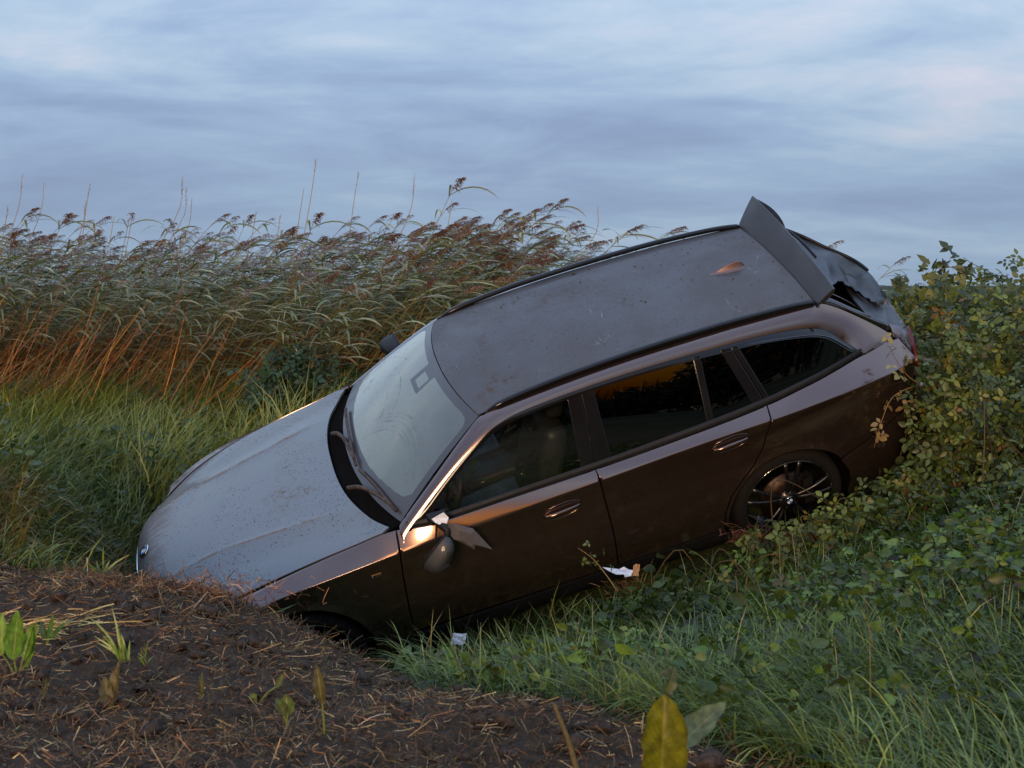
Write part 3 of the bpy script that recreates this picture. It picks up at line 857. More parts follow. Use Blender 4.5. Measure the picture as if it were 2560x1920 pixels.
for sgn in (-1, 1):
    g = ghf(sgn); oh = (0, sgn, .3)
    fdo = [o for o in car.children if o.name.startswith('front_door')][0 if sgn < 0 else 1]
    rdo = [o for o in car.children if o.name.startswith('rear_door')][0 if sgn < 0 else 1]
    wf = [(.86, float(ZB(.86))+.022)]+[(x, float(ZB(x))+.022) for x in np.linspace(.95, 1.72, 10)]+[(1.765, 1.335)]+[(x, float(zt(x))-.018) for x in np.linspace(1.70, .93, 18)]
    panel('door_glass', wf, g, M['glass'], fdo, .05, flange=.004, out_hint=oh)
    wr = win(1.885, 2.455, 1.905, 2.49); panel('door_glass', wr, g, M['glass_dark'], rdo, .05, flange=.004, out_hint=oh)
    wq = win(2.485, 2.735, 2.52, 2.645); panel('vent_glass', wq, g, M['glass_dark'], rdo, .05, flange=.004, out_hint=oh)
    rq = [(2.825, float(ZB(2.825))+.024)]+[(x, float(ZB(x))+.024) for x in np.linspace(2.9, 3.36, 8)]+[(3.405, 1.072)]+[(x, float(zt(x))-.016) for x in np.linspace(3.37, 2.735, 20)]
    panel('quarter_glass', rq, g, M['glass_dark'], car, .05, flange=.004, out_hint=oh)
    # black pillars between the windows
    def pillar(nm, xb0, xb1, xt0, xt1, mat, par, off=.003):
        pl = [(xb0, float(ZB(xb0))+.01), (xb1, float(ZB(xb1))+.01), (xt1, float(zt(xt1))-.010), (xt0, float(zt(xt0))-.010)]
        panel(nm, pl, g, mat, par, .04, flange=.01, out_hint=oh, off=off)
    pillar('b_pillar', 1.715, 1.795, 1.76, 1.835, M['trim'], fdo)
    pillar('b_pillar', 1.80, 1.89, 1.84, 1.91, M['trim'], rdo)
    pillar('window_divider', 2.450, 2.490, 2.485, 2.525, M['trim'], rdo)
    pillar('c_pillar', 2.73, 2.795, 2.64, 2.70, M['trim'], rdo)
    pillar('c_pillar', 2.80, 2.83, 2.705, 2.74, M['trim'], car)
    # mirror sail triangle ahead of the front window
    sp_ = [(.70, .945), (.865, float(ZB(.865))+.016), (.955, 1.085), (.93, 1.075)]
    panel('mirror_sail', [(.728, .962), (.87, float(ZB(.87))+.012), (.945, 1.075), (.925, 1.07)], g, M['trim'], fdo, .03, flange=.006, out_hint=oh, off=.002)
    # black frame round the glass
    o1 = crom([(x, w-.001, z-.001) for x, z, w in I_[1:15]], 100); o1[:, 1] *= sgn
    inx = top_pts[np.linspace(0, 119, 100).astype(int)]
    nrm = np.gradient(inx, axis=0); nrm /= np.linalg.norm(nrm, axis=1)[:, None]
    in2 = inx+np.stack([nrm[:, 1], -nrm[:, 0]], 1)*.026
    i1 = np.stack([in2[:, 0], sgn*(gh(in2[:, 0], in2[:, 1])+.004), in2[:, 1]], 1)
    strip_mesh('window_surround', o1, i1, M['trim'], car, 4, .003, (0, sgn, .3), thick=.01)
    bx = np.linspace(.735, 3.43, 90); zb_ = ZB(bx)
    b0 = np.stack([bx, sgn*(W(bx, zb_-.002)-.001), zb_-.001], 1)
    b1 = np.stack([bx, sgn*(gh(bx, zb_+.030)+.006), zb_+.030], 1)
    # split belt strips at the door joints
    for nm, xa, xb, par in (('belt_strip', .755, 1.795, fdo), ('belt_strip', 1.80, 2.797, rdo), ('belt_strip', 2.802, 3.43, car)):
        k = (bx >= xa-.02) & (bx <= xb+.01)
        strip_mesh(nm, b0[k], b1[k], M['plastic'], par, 4, .006, (0, sgn, .3), thick=.01)

# ---------------------------------------------------------------- cowl and wipers
yy_ = np.linspace(-.75, .75, 40)
A = np.stack([hood_rear(yy_)-.02, yy_, hood_z(hood_rear(yy_), yy_)-.030], 1)
B = ws_base(yy_)-np.array([-.02, 0, .012])
strip_mesh('cowl', A, B, M['inner'], car, 5, -.012, (0, 0, 1))
def ws_pt(y, v, lift):
    u = np.array(y/.70); p = wsf(u[None] if u.ndim == 0 else u, np.array([v]) if np.ndim(v) == 0 else v)
    return p.reshape(-1, 3)[0]+np.array([-.5, 0, .8])*lift
for piv, tip, mid in ((( -.30), -.62, .03), ((.30), -.14, .03)):
    p0 = np.array([float(hood_rear(np.array(piv)))+.03, piv, float(HC(.5))-.012])
    pm = ws_pt((piv+tip)/2, .035, .035); p1 = ws_pt(tip, .06, .03)
    arm = crom([p0, p0+(pm-p0)*.5+np.array([0, 0, .02]), pm, p1], 14)
    w = empty('wiper'); w.parent = car
    v, fc = tube(arm, np.linspace(.014, .009, 14), 8); link('wiper_arm', np_mesh('wiper_arm', v, fc, M['muddy']), w)
    bl = np.array([ws_pt(tip+(piv-tip)*1.25*t-.02, .05+.03*math.sin(t*3), .022) for t in np.linspace(-.05, 1, 16)])
    v, fc = tube(bl, .0095, 6); link('wiper_blade', np_mesh('wiper_blade', v, fc, M['muddy']), w)

# ---------------------------------------------------------------- raised, torn-off spoiler and wrecked tailgate
def spz(s, t):
    """s -1..1 across, t 0 hinge .. 1 free edge"""
    wdt = .566+.030*t
    y = s*wdt
    droop = .040*np.abs(s)**2.6
    x = 3.262+(.098+.0175*s)*t+.010*t*t
    z = 1.378-.034*np.abs(s)**2.2+(.132+.035*s)*t-.010*t*t
    return np.stack([x, y, z], -1)
ns, nt = 40, 10
ss, tt = np.meshgrid(np.linspace(-1, 1, ns), np.linspace(0, 1, nt), indexing='ij')
top = spz(ss.ravel(), tt.ravel())
thick = (.010+.022*np.sin(np.clip(tt.ravel(), 0, 1)*math.pi)**.8)
bot = top+np.stack([thick*.86, 0*thick, -thick*.5], 1)
idx = np.arange(ns*nt).reshape(ns, nt); qa = np.stack([idx[:-1, :-1], idx[1:, :-1], idx[1:, 1:], idx[:-1, 1:]], -1).reshape(-1, 4)
ring = np.concatenate([idx[:, 0], idx[-1, 1:], idx[::-1, -1][1:], idx[0, ::-1][1:-1]]); nr = len(ring); off = ns*nt
rim = np.array([(ring[i], ring[i]+off, ring[(i+1) % nr]+off, ring[(i+1) % nr]) for i in range(nr)])
me = np_mesh('rear_spoiler', np.vstack([top, bot]), [qa, qa[:, ::-1]+off, rim], M['spoiler_paint'], True)
me.set_sharp_from_angle(angle=R(35))
sp_o = link('rear_spoiler', me, car); sp_o['label'] = 'dark roof spoiler broken loose and standing up on edge'
# brake-light strip on its back
p = np.stack([np.full(14, 3.43), np.linspace(-.2, .2, 14), 1.44-.02*np.linspace(-1, 1, 14)**2], 1)
v, fc = tube(p, .008, 6); link('brake_light', np_mesh('brake_light', v, fc, M['plastic']), sp_o)
# rubber lip flapping over the far end
lp = spz(np.linspace(.15, .93, 24), np.ones(24)); lp2 = lp+np.stack([.034*np.sin(np.linspace(0, math.pi, 24))**.6+.006, .004*np.ones(24), .006*np.sin(np.linspace(0, math.pi, 24))-.016], 1)
strip_mesh('spoiler_seal', lp+np.array([.004, 0, -.004]), lp2, M['rubber'], sp_o, 4, .004, (0, 0, 1), thick=.006)

# tailgate: side frames, lower panel with shelf edge, crumpled screen
def tg_edge(t, sgn, ins=0.0):
    c = crom([(3.285, .560, 1.345), (3.37, .535-.0, 1.288), (3.48, .555, 1.200), (3.61, .588, 1.100), (3.70, .61, 1.035)], 50)
    i = np.clip(t*49, 0, 49); k = np.floor(i).astype(int); k2 = np.minimum(k+1, 49); c = c[k]+(c[k2]-c[k])*(i-k)[:, None]
    c[:, 1] = sgn*(c[:, 1]-ins); c[:, 2] += .012*(ins > 0); return c
tt_ = np.linspace(0, 1, 40)
for sgn in (-1, 1):
    strip_mesh('tailgate_frame', tg_edge(tt_, sgn, .004), tg_edge(tt_, sgn, .052)+np.array([.0, 0, .010]), M['spoiler_paint'], car, 5, .006, (.5, 0, 1))
def tailf(y, z):
    a = np.abs(y)
    x = 3.905-.16*(a/.72)**2.6-.10*np.clip((z-.86)/.20, 0, 1.2)**1.6-.04*np.clip((.55-z)/.3, 0, 1)
    return np.stack([x, y, z], -1)
lower = [(-.63, 1.02), (-.3, 1.035), (0, 1.04), (.3, 1.035), (.63, 1.02), (.66, .86), (.60, .68), (-.60, .68), (-.66, .86)]
tg = panel('tailgate', lower, tailf, M['paint'], car, .04, out_hint=(1, 0, 0))
rb = [(-.60, .672), (.60, .672), (.72, .66), (.735, .45), (.70, .25), (.5, .20), (-.5, .20), (-.70, .25), (-.735, .45), (-.72, .66)]
panel('rear_bumper', rb, tailf, M['paint'], car, .05, out_hint=(1, 0, 0))
for sgn in (-1, 1):
    tl = [(sgn*.34, .80), (sgn*.40, .90), (sgn*.64, .92), (sgn*.70, .84), (sgn*.66, .78), (sgn*.42, .77)]
    panel('tail_light', tl, tailf, M['lamp_red'], car, .03, out_hint=(1, 0, 0), off=.012)
pl_ = [(-.26, .56), (.26, .56), (.26, .45), (-.26, .45)]
panel('number_plate', pl_, tailf, simple('plate_yellow', (0.62, 0.42, 0.04), 0.4), car, .05, out_hint=(1, 0, 0), off=.008)
for sgn in (-1, 1):
    strip_mesh('tail_corner', np.array([(3.655, sgn*.648, 1.040), (3.70, sgn*.655, 1.0), (3.74, sgn*.668, .93), (3.76, sgn*.675, .80)]), np.array([(3.665, sgn*.585, 1.085), (3.735, sgn*.585, 1.045), (3.775, sgn*.60, .95), (3.80, sgn*.61, .80)]), M['paint'], car, 5, .008, (.5, sgn, .5))
# window ledge wrapped between tailgate frames (rounded shelf edges)
yy2 = np.linspace(-.60, .60, 40)
A = np.stack([3.63-.02*np.abs(yy2/.6)**2+.03, yy2, 1.085-.012*np.abs(yy2/.6)**2], 1)
B = tailf(yy2, np.full(40, 1.022)); B[:, 0] += .004
strip_mesh('tailgate_ledge', A, B, M['spoiler_paint'], car, 6, .014, (.4, 0, 1))
A2 = np.stack([3.60-.02*np.abs(yy2/.6)**2, yy2, 1.098-.012*np.abs(yy2/.6)**2], 1)
v, fc = tube(A2+np.array([.05, 0, -.004]), .010, 6); link('ledge_seal', np_mesh('ledge_seal', v, fc, M['rubber']), car)
# crumpled rear screen: shattered glass held by its film, torn open at the near side and folded up
ridge = crom([(3.40, .42, 1.375), (3.57, .36, 1.262), (3.69, .27, 1.178), (3.82, .17, 1.092), (3.835, -.03, 1.088), (3.775, -.36, 1.112)], 44)
tear = crom([(3.37, -.36, 1.335), (3.494, -.258, 1.242), (3.60, -.125, 1.168), (3.648, -.223, 1.136), (3.68, -.36, 1.118), (3.755, -.37, 1.075)], 44)
nv_ = 26; vv_ = np.linspace(0, 1, nv_)
S = ridge[:, None]*(1-vv_)[None, :, None]+tear[:, None]*vv_[None, :, None]
Ug, Vg = np.meshgrid(np.linspace(0, 1, 44), vv_, indexing='ij')
fold = .015*np.sin(Ug*17+Vg*5)*np.sin(Vg*math.pi)**.5+.050*fbm(Ug*4+3, Vg*2.2, 31, 3)*np.sin(Vg*math.pi)**.4-.05*np.exp(-((Ug-.62)/.09)**2)*np.sin(Vg*math.pi)
jag = (.006*np.sign(np.sin(Ug*61))*np.abs(np.sin(Ug*23)))*np.clip((Vg-.85)/.15, 0, 1)
S = S+np.stack([fold*.5+jag, jag, fold*.85], -1)
P = S.reshape(-1, 3); idx = np.arange(44*nv_).reshape(44, nv_)
q = np.stack([idx[:-1, :-1], idx[1:, :-1], idx[1:, 1:], idx[:-1, 1:]], -1).reshape(-1, 4)
scr = link('torn_rear_screen', np_mesh('torn_rear_screen', np.vstack([P, P-np.array([.004, 0, .006])]), [q, q[:, ::-1]+len(P)], M['film'], True), car)
scr['label'] = 'shattered rear window folded up in its black film'
def sheet(nm, A, B, n, amp, seed):
    A = crom(A, n); B = crom(B, n); v = np.linspace(0, 1, 16)
    S = A[:, None]*(1-v)[None, :, None]+B[:, None]*v[None, :, None]
    U, Vv = np.meshgrid(np.linspace(0, 1, n), v, indexing='ij'); f_ = amp*fbm(U*3+seed, Vv*2, seed, 3)*np.sin(U*math.pi)**.5
    S = S+np.stack([f_*.5, 0*f_, f_*.85], -1); P = S.reshape(-1, 3); idx = np.arange(n*16).reshape(n, 16)
    q = np.stack([idx[:-1, :-1], idx[1:, :-1], idx[1:, 1:], idx[:-1, 1:]], -1).reshape(-1, 4)
    return link(nm, np_mesh(nm, np.vstack([P, P-np.array([.004, 0, .006])]), [q, q[:, ::-1]+len(P)], M['film'], True), car)
sheet('screen_remnant', [(3.655, -.043, 1.090), (3.60, -.33, 1.125), (3.565, -.555, 1.145)], [(3.80, .02, 1.03), (3.74, -.36, 1.055), (3.655, -.60, 1.085)], 24, .03, 12)
sheet('screen_remnant', [(3.38, .50, 1.315), (3.50, .48, 1.225), (3.64, .46, 1.12)], [(3.44, .38, 1.36), (3.60, .33, 1.245), (3.80, .17, 1.09)], 20, .03, 17)
v, fc = tube(ridge[2:34]+np.array([0, .004, .008]), np.full(32, .010), 6); link('bent_trim', np_mesh('bent_trim', v, fc, M['plastic']), car)
v, fc = tube(crom([(3.30, -.535, 1.335), (3.42, -.53, 1.25), (3.57, -.555, 1.150)], 16), .008, 6); link('screen_edge', np_mesh('screen_edge', v, fc, M['spoiler_paint']), car)

# shark fin aerial
nl, nw = 26, 13
tl = np.linspace(0, 1, nl); wl_ = np.linspace(-1, 1, nw)
FV = []
for t in tl:
    hgt = .052*math.sin(min(1, t/.80)*math.pi/2)**1.15*(1 if t < .80 else max(0, 1-((t-.80)/.20)**1.5))
    half = .034*math.sin(min(1, t*1.05+.04)*math.pi*.62)**.7*(1 if t < .82 else max(.12, 1-(t-.82)*3.8))
    x = 2.855+.215*t
    for s in wl_:
        prof = (1-abs(s))**1.6
        FV.append((x, -.015+half*s, float(rooff(np.array(x), np.array(-.015+half*s))[2])+.001+hgt*prof))
FV = np.array(FV); idx = np.arange(nl*nw).reshape(nl, nw)
q = np.stack([idx[:-1, :-1], idx[1:, :-1], idx[1:, 1:], idx[:-1, 1:]], -1).reshape(-1, 4)
link('shark_fin', np_mesh('shark_fin', FV, q, make_paint('paint_fin', .25, (0.24, 0.13, 0.10), mud=.3, base=(.13, .085, .075))), car)

# ---------------------------------------------------------------- wheels
def make_wheel(cx, sgn):
    o = empty('wheel'); o.parent = car; o.location = (cx, sgn*.868, .325)
    if sgn > 0: o.rotation_euler = (0, 0, math.pi)
    # local: outward = -Y
    if 'tyre' not in WM:
        v, f = lathe([(.266, .012), (.272, .000), (.288, -.004), (.309, .000), (.325, .012), (.333, .035), (.335, .11), (.333, .185), (.322, .212), (.29, .222), (.266, .21)], 64)
        WM['tyre'] = np_mesh('tyre', v, f, M['rubber'])
        v, f = lathe([(.246, .010), (.246, .002), (.240, .000), (.236, .006)], 72); WM['lip'] = np_mesh('rim_lip', v, f, M['alloy_bright'])
        v, f = lathe([(.236, .006), (.228, .016), (.222, .05), (.215, .12), (.215, .20)], 64); WM['barrel'] = np_mesh('rim', v, f, M['alloy'])
        v, f = lathe([(.0, .045), (.165, .045), (.165, .065), (0, .065)], 48); WM['disc'] = np_mesh('brake_disc', v, f, M['disc'])
        v, f = lathe([(.0, .008), (.034, .008), (.040, .016), (.062, .022), (.062, .05), (0, .05)], 40); WM['hub'] = np_mesh('hub', v, f, M['alloy'])
        # one spoke along +x: slim, curved blade
        n = 10; t = np.linspace(0, 1, n); r = .045+.190*t
        dep = .020-.012*t+.012*np.sin(t*math.pi)*-1
        half = .0085+.003*(1-t)**2+.0045*t**3
        hh = .016
        V = []
        for i in range(n):
            for (a, b) in ((-1, 0), (-.72, -1), (.72, -1), (1, 0), (.8, 1.4), (-.8, 1.4)):
                V.append((r[i], dep[i]+b*hh*.5, a*half[i]))
        F = [(i*6+q, i*6+(q+1) % 6, (i+1)*6+(q+1) % 6, (i+1)*6+q) for i in range(n-1) for q in range(6)]
        F += [tuple(range(6)), tuple(range((n-1)*6, n*6))]
        WM['spoke'] = np_mesh('spoke', V, F, M['alloy'])
        v, f = box((0.135, .075, .0), (.06, .07, .17)); WM['caliper'] = np_mesh('brake_caliper', v, f, M['plastic'], False)
        v, f = lathe([(0, 0.0), (.0075, .0), (.0085, .004), (.0085, .02)], 12); WM['bolt'] = np_mesh('wheel_bolt', v, f, M['plastic'])
    link('tyre', WM['tyre'], o); rim = link('rim', WM['barrel'], o); rim.scale = (1.105, 1, 1.105); link('rim_lip', WM['lip'], o).scale = (1.105, 1, 1.105)
    link('brake_disc', WM['disc'], o); link('hub', WM['hub'], o); link('brake_caliper', WM['caliper'], o)
    for k in range(5):
        for d in (-9.5, 9.5):
            s = link('spoke', WM['spoke'], o); s.scale = (1.11, 1, 1.05); s.rotation_euler = (0, R(k*72-8+d), 0)
        b = link('wheel_bolt', WM['bolt'], o, (.052*math.cos(R(k*72+30)), .010, .052*math.sin(R(k*72+30))))
    em = make_emblem(.030, o, 'hub_emblem', letters=False); frame_on(em, (0, .006, 0), (0, -1, 0), (.2, 0, 1))
    return o
WM = {}
for cx in (0.0, 2.851):
    for sgn in (-1, 1): make_wheel(cx, sgn)

# ---------------------------------------------------------------- mirrors
def mirror_shell(name, parent, mat):
    # local: x back, y outward (-), z up; about 0.22 wide, 0.14 high, 0.10 deep
    nu_, nv_ = 28, 16; V = []
    for i in range(nu_):
        a = 2*math.pi*i/nu_
        for j in range(nv_):
            t = j/(nv_-1)          # 0 rear opening .. 1 front pole
            rr = math.cos(t*math.pi/2)**.62
            cy = .118*np.sign(math.cos(a))*abs(math.cos(a))**.72*rr
            cz = .060*np.sign(math.sin(a))*abs(math.sin(a))**.72*rr*(1+.18*math.cos(a))
            V.append((-.105*math.sin(t*math.pi/2)-.012*math.cos(a), cy, cz))
    F = [(i*nv_+j, i*nv_+j+1, ((i+1) % nu_)*nv_+j+1, ((i+1) % nu_)*nv_+j) for i in range(nu_) for j in range(nv_-1)]
    o = link(name, np_mesh(name, V, F, mat), parent)
    ring = [V[i*nv_] for i in range(nu_)]
    v, f = tube(np.array(ring), .006, 6, closed=True); link('mirror_bezel', np_mesh('mirror_bezel', v, f, M['plastic']), o)
    return o, np.array(ring)
# far side: intact
fm, ring = mirror_shell('door_mirror', car, M['plastic'])
fm.location = (1.05, .955, 1.045); fm.scale = (1, 1, .85)
c = ring.mean(0); gv = np.vstack([ring*.94+c*.06+np.array([-.008, 0, 0]), [c+np.array([-.008, 0, 0])]]); n_ = len(ring)
link('mirror_glass', np_mesh('mirror_glass', gv, [(i, (i+1) % n_, n_) for i in range(n_)], M['mirror'], False), fm)
v, f = tube([(0, -.09, -.03), (-.01, -.13, -.05), (0, -.16, -.055)], [.028, .022, .02], 10); link('mirror_arm', np_mesh('mirror_arm', v, f, M['plastic']), fm)
# near side: snapped at the foot, shell hanging down the door
nm_, ring = mirror_shell('door_mirror', car, M['spoiler_paint'])
nm_['label'] = 'broken door mirror shell hanging down by its cable'
_ly = Vector((-.79, 0, -.61)); _lx = Vector((-.50, .72, .48)); _lx = (_lx-_ly*_lx.dot(_ly)).normalized(); _lz = _lx.cross(_ly)
nm_.matrix_local = Matrix(((_lx.x, _ly.x, _lz.x, .835), (_lx.y, _ly.y, _lz.y, -1.0), (_lx.z, _ly.z, _lz.z, .895), (0, 0, 0, 1))) @ Matrix.Diagonal((.9, .95, .85, 1))
link('mirror_motor', np_mesh('mirror_motor', *box((-.045, 0, 0), (.06, .12, .08)), M['plastic'], False), nm_)
# foot on the door with broken stump
foot = np.array([.045, 0, .05])+np.array([(.80, -.853, .985), (.905, -.858, .985), (.90, -.905, .975), (.82, -.915, .965), (.80, -.86, .945), (.905, -.865, .945), (.895, -.905, .94), (.82, -.91, .94)])
link('mirror_foot', np_mesh('mirror_foot', foot, [(0, 1, 2, 3), (7, 6, 5, 4), (0, 4, 5, 1), (1, 5, 6, 2), (2, 6, 7, 3), (3, 7, 4, 0)], M['plastic'], False), car)
v, f = tube(crom([(.895, -.90, 1.01), (.91, -.955, 1.005), (.925, -.985, .985), (.90, -1.0, .94)], 12), np.linspace(.026, .018, 12), 9); link('mirror_stump', np_mesh('mirror_stump', v, f, M['plastic']), car)
v, f = tube(crom([(.89, -.90, 1.0), (.86, -.98, .97), (.84, -1.0, .92), (.83, -1.02, .88)], 16), .006, 6); link('mirror_cable', np_mesh('mirror_cable', v, f, M['rubber']), car)
gp = np.array([.065, 0, .05])+np.array([(.800, -.935, 1.005), (.868, -.930, 1.018), (.885, -.945, .985), (.862, -.962, .960), (.842, -.965, .962), (.812, -.95, .985)])
gp2 = gp+np.array([.003, -.003, .002])
link('mirror_shard', np_mesh('mirror_shard', np.vstack([gp, gp2]), [tuple(range(6)), tuple(range(11, 5, -1))]+[(i, i+6, (i+1) % 6+6, (i+1) % 6) for i in range(6)], M['white'], False), car)
# jagged plate added over the door for the pale mark there
sh = np.array([(.92, -.985, 1.0), (.955, -.985, 1.025), (1.00, -.985, .99), (1.06, -.975, .935), (1.13, -.955, .748), (1.095, -.97, .79), (1.045, -.98, .83), (1.035, -.985, .812), (.985, -.99, .88), (.945, -1.0, .93)])
mid = sh.copy(); mid[:, 1] -= .012; mid = mid*.6+mid.mean(0)*.4
n_ = len(sh)
V = np.vstack([sh, mid, sh+np.array([0, .008, -.002])])
F = [(i, (i+1) % n_, n_+(i+1) % n_, n_+i) for i in range(n_)]+[tuple(n_+i for i in range(n_))]+[tuple(2*n_+i for i in range(n_-1, -1, -1))]+[(i, 2*n_+i, 2*n_+(i+1) % n_, (i+1) % n_) for i in range(n_)]
so = link('jagged_door_plate', np_mesh('jagged_door_plate', V, F, M['pale_plate_paint'], False), car); so['label'] = 'jagged pale plate added over the front door'
# small badge on the fender
fb = link('fender_badge', np_mesh('fender_badge', *box((0, 0, 0), (.055, .004, .016)), M['chrome'], False), car)
fb.location = (.50, -float(W(.50, .775))-.003, .775)
for k, cc_ in enumerate((M['blue'], M['black'], M['lamp_red'])):
    link('badge_stripe', np_mesh('badge_stripe', *box((-.022+.008*k, -.003, 0), (.006, .002, .014)), cc_, False), fb)
letter('M', .020, M['black'], fb, (.012, -.0036, 0), (R(90), 0, 0), 'badge_letter')

# ---------------------------------------------------------------- underbody and cabin
def grid_box(name, x0, x1, w, z, mat):
    v, f = box(((x0+x1)/2, 0, z), (x1-x0, 2*w, .02)); return link(name, np_mesh(name, v, f, mat, False), car)
grid_box('floor_pan', -.70, 3.78, .50, .20, M['inner'])
grid_box('floor_side', .42, 2.44, .80, .225, M['inner'])
grid_box('boot_floor', 2.44, 3.76, .52, .62, M['inner'])
v, f = box((.50, 0, .60), (.04, 1.52, .68)); link('bulkhead', np_mesh('bulkhead', v, f, M['inner'], False), car)
v, f = box((-.05, 0, .55), (1.0, 1.04, .45)); link('engine_block', np_mesh('engine_block', v, f, M['inner'], False), car)
# headliner
hx, hy = np.meshgrid(np.linspace(1.26, 3.2, 12), np.linspace(-.52, .52, 8), indexing='ij')
P = rooff(hx.ravel(), hy.ravel()); P[:, 2] -= .035
idx = np.arange(96).reshape(12, 8); q = np.stack([idx[:-1, :-1], idx[1:, :-1], idx[1:, 1:], idx[:-1, 1:]], -1).reshape(-1, 4)
link('headliner', np_mesh('headliner', P, q, M['seat']), car)
# dashboard
dy = np.linspace(-.70, .70, 30)
pr = [(.60, .955), (.72, .965), (.86, .945), (.93, .90), (.95, .84), (.90, .76), (.92, .62), (.80, .50)]
S = np.array([[(x-.06*(abs(y)/.7)**2*-1, y, z-.01*(abs(y)/.7)**2) for x, z in pr] for y in dy]).reshape(-1, 3)
idx = np.arange(len(S)).reshape(30, len(pr)); q = np.stack([idx[:-1, :-1], idx[1:, :-1], idx[1:, 1:], idx[:-1, 1:]], -1).reshape(-1, 4)
dsh = link('dashboard', np_mesh('dashboard', S, q, M['dash']), car)
v, f = box((.955, .18, .845), (.012, .95, .035)); link('dash_trim', np_mesh('dash_trim', v, f, M['wood'], False), dsh)
rbox('centre_screen', (.925, .04, .955), (.015, .27, .10), M['black'], dsh, .008)
# steering wheel
t = np.linspace(0, 2*math.pi, 40, endpoint=False)
swc = np.array([1.06, -.37, .86]); ax_u = np.array([.38, 0, .925]); ax_v = np.array([0, 1.0, 0])
v, f = tube(swc+.185*(np.cos(t)[:, None]*ax_u+np.sin(t)[:, None]*ax_v), .016, 8, closed=True)
sw = link('steering_wheel', np_mesh('steering_wheel', v, f, M['seat']), car)
v, f = merge([tube([swc-ax_v*.17, swc+np.array([-.02, 0, 0]), swc+ax_v*.17], [.014, .04, .014], 8), tube([swc-ax_u*.17, swc], [.012, .035], 8), tube([swc+np.array([-.02, 0, .0]), swc+np.array([-.22, 0, .06])], .03, 8)])
link('steering_spokes', np_mesh('steering_spokes', v, f, M['dash']), sw)
# seats
def seat(x, y, wid, nm):
    s = empty(nm); s.parent = car
    rbox('seat_cushion', (x, y, .50), (.52, wid, .17), M['seat'], s, .06, 4, (0, R(-6), 0))
    rbox('seat_back', (x+.33, y, .81), (.15, wid*.96, .62), M['seat'], s, .06, 4, (0, R(19), 0))
    rbox('headrest', (x+.46, y, 1.195), (.11, .28, .17), M['seat'], s, .045, 4, (0, R(10), 0))
    for d in (-.07, .07):
        v, f = tube([(x+.44, y+d, 1.03), (x+.46, y+d, 1.15)], .007, 6); link('headrest_post', np_mesh('headrest_post', v, f, M['chrome']), s)
    return s
s1 = seat(1.25, -.37, .50, 'driver_seat'); s2 = seat(1.25, .37, .50, 'passenger_seat')
rbox('seat_belt_buckle', (1.50, -.10, .66), (.035, .02, .05), M['red'], s1, .006)
s3 = seat(2.15, -.30, .60, 'rear_seat'); s4 = seat(2.15, .32, .60, 'rear_seat')
rbox('centre_console', (1.25, 0, .50), (.75, .20, .22), M['dash'], car, .03)
# inner mirror and its foot
im = rbox('inner_mirror', (1.215, 0, 1.26), (.035, .24, .065), M['plastic'], car, .02, 3, (0, R(-10), 0))
v, f = tube([(1.20, 0, 1.285), (1.17, 0, 1.325)], [.02, .03], 8); link('mirror_bracket', np_mesh('mirror_bracket', v, f, M['plastic']), im)
bpy.context.view_layer.update()
im.children[0].matrix_parent_inverse = im.matrix_local.inverted()
# sun visors, pillars inside
for y in (-.3, .3):
    rbox('sun_visor', (1.40, y, 1.335), (.16, .42, .02), M['seat'], car, .008, 2, (0, R(-8), 0))
# door cards
for sgn in (-1, 1):
    for xa, xb, d in ((.75, 1.74, 'front'), (1.88, 2.60, 'rear')):
        rbox('door_card', ((xa+xb)/2, sgn*.79, .68), (xb-xa, .05, .52), M['dash'], car, .02)
# ================================================================== GROUND
CTRL = np.array([
    (-6, -6, 0), (0, -6, 0), (6, -6, 0), (-6, 0, 0), (0, 0, 0), (6, 0, .05), (-3, 3, .02), (0, 3, 0), (3, 3, .0),
    (-2.5, 7.0, -.14), (-1.8, 6.9, -.21), (-1.25, 6.7, -.28), (-.92, 6.3, -.29), (-.66, 5.9, -.26), (-.43, 5.5, -.25), (.17, 4.9, -.12), (.58, 4.4, -.05),
    (-2.2, 5.5, -.04), (-1.2, 5.2, -.08), (-.5, 4.6, -.06), (0.1, 4.2, -.02), (-3.4, 6.4, .0),
    (-3.5, 9, .0), (-4.5, 12, .05), (-6, 16, .0), (-2, 16, .05), (2, 16, .1), (6, 14, .15), (6, 9, .18), (4, 7, .10), (3.5, 5, .03), (2.7, 8.0, .0),
    (1.6, 6, -.12), (1.0, 5.2, -.10), (.5, 6.2, -.42), (-.1, 6.1, -.45), (-.35, 6.5, -.62), (-.75, 6.9, -.85), (-.15, 7.0, -.78), (.35, 7.0, -.60), (1.3, 7.0, -.30), (2, 7.2, -.12), (-2.9, 8.2, -.12), (9, 6, .1), (-9, 6, .1), (-10, 20, 0), (10, 20, .1), (0, 30, 0), (0, -20, 0),
], float)
RISE = .0436                     # the land climbs gently away from the camera
CTRL[:, 2] += RISE*np.clip(CTRL[:, 1], 0, 18)
def _tps_fit(C):
    n = len(C); d2 = ((C[:, None, :2]-C[None, :, :2])**2).sum(-1)
    K = .5*d2*np.log(d2+1e-9)+np.eye(n)*.02
    Pm = np.hstack([np.ones((n, 1)), C[:, :2]])
    A = np.zeros((n+3, n+3)); A[:n, :n] = K; A[:n, n:] = Pm; A[n:, :n] = Pm.T
    return np.linalg.solve(A, np.concatenate([C[:, 2], np.zeros(3)]))
_w = _tps_fit(CTRL)
def tps(x, y):
    out = _w[-3]+_w[-2]*x+_w[-1]*y
    for i in range(len(CTRL)):
        d2 = (x-CTRL[i, 0])**2+(y-CTRL[i, 1])**2
        out = out+_w[i]*.5*d2*np.log(d2+1e-9)
    return out
_ci = np.linalg.inv(CARM)
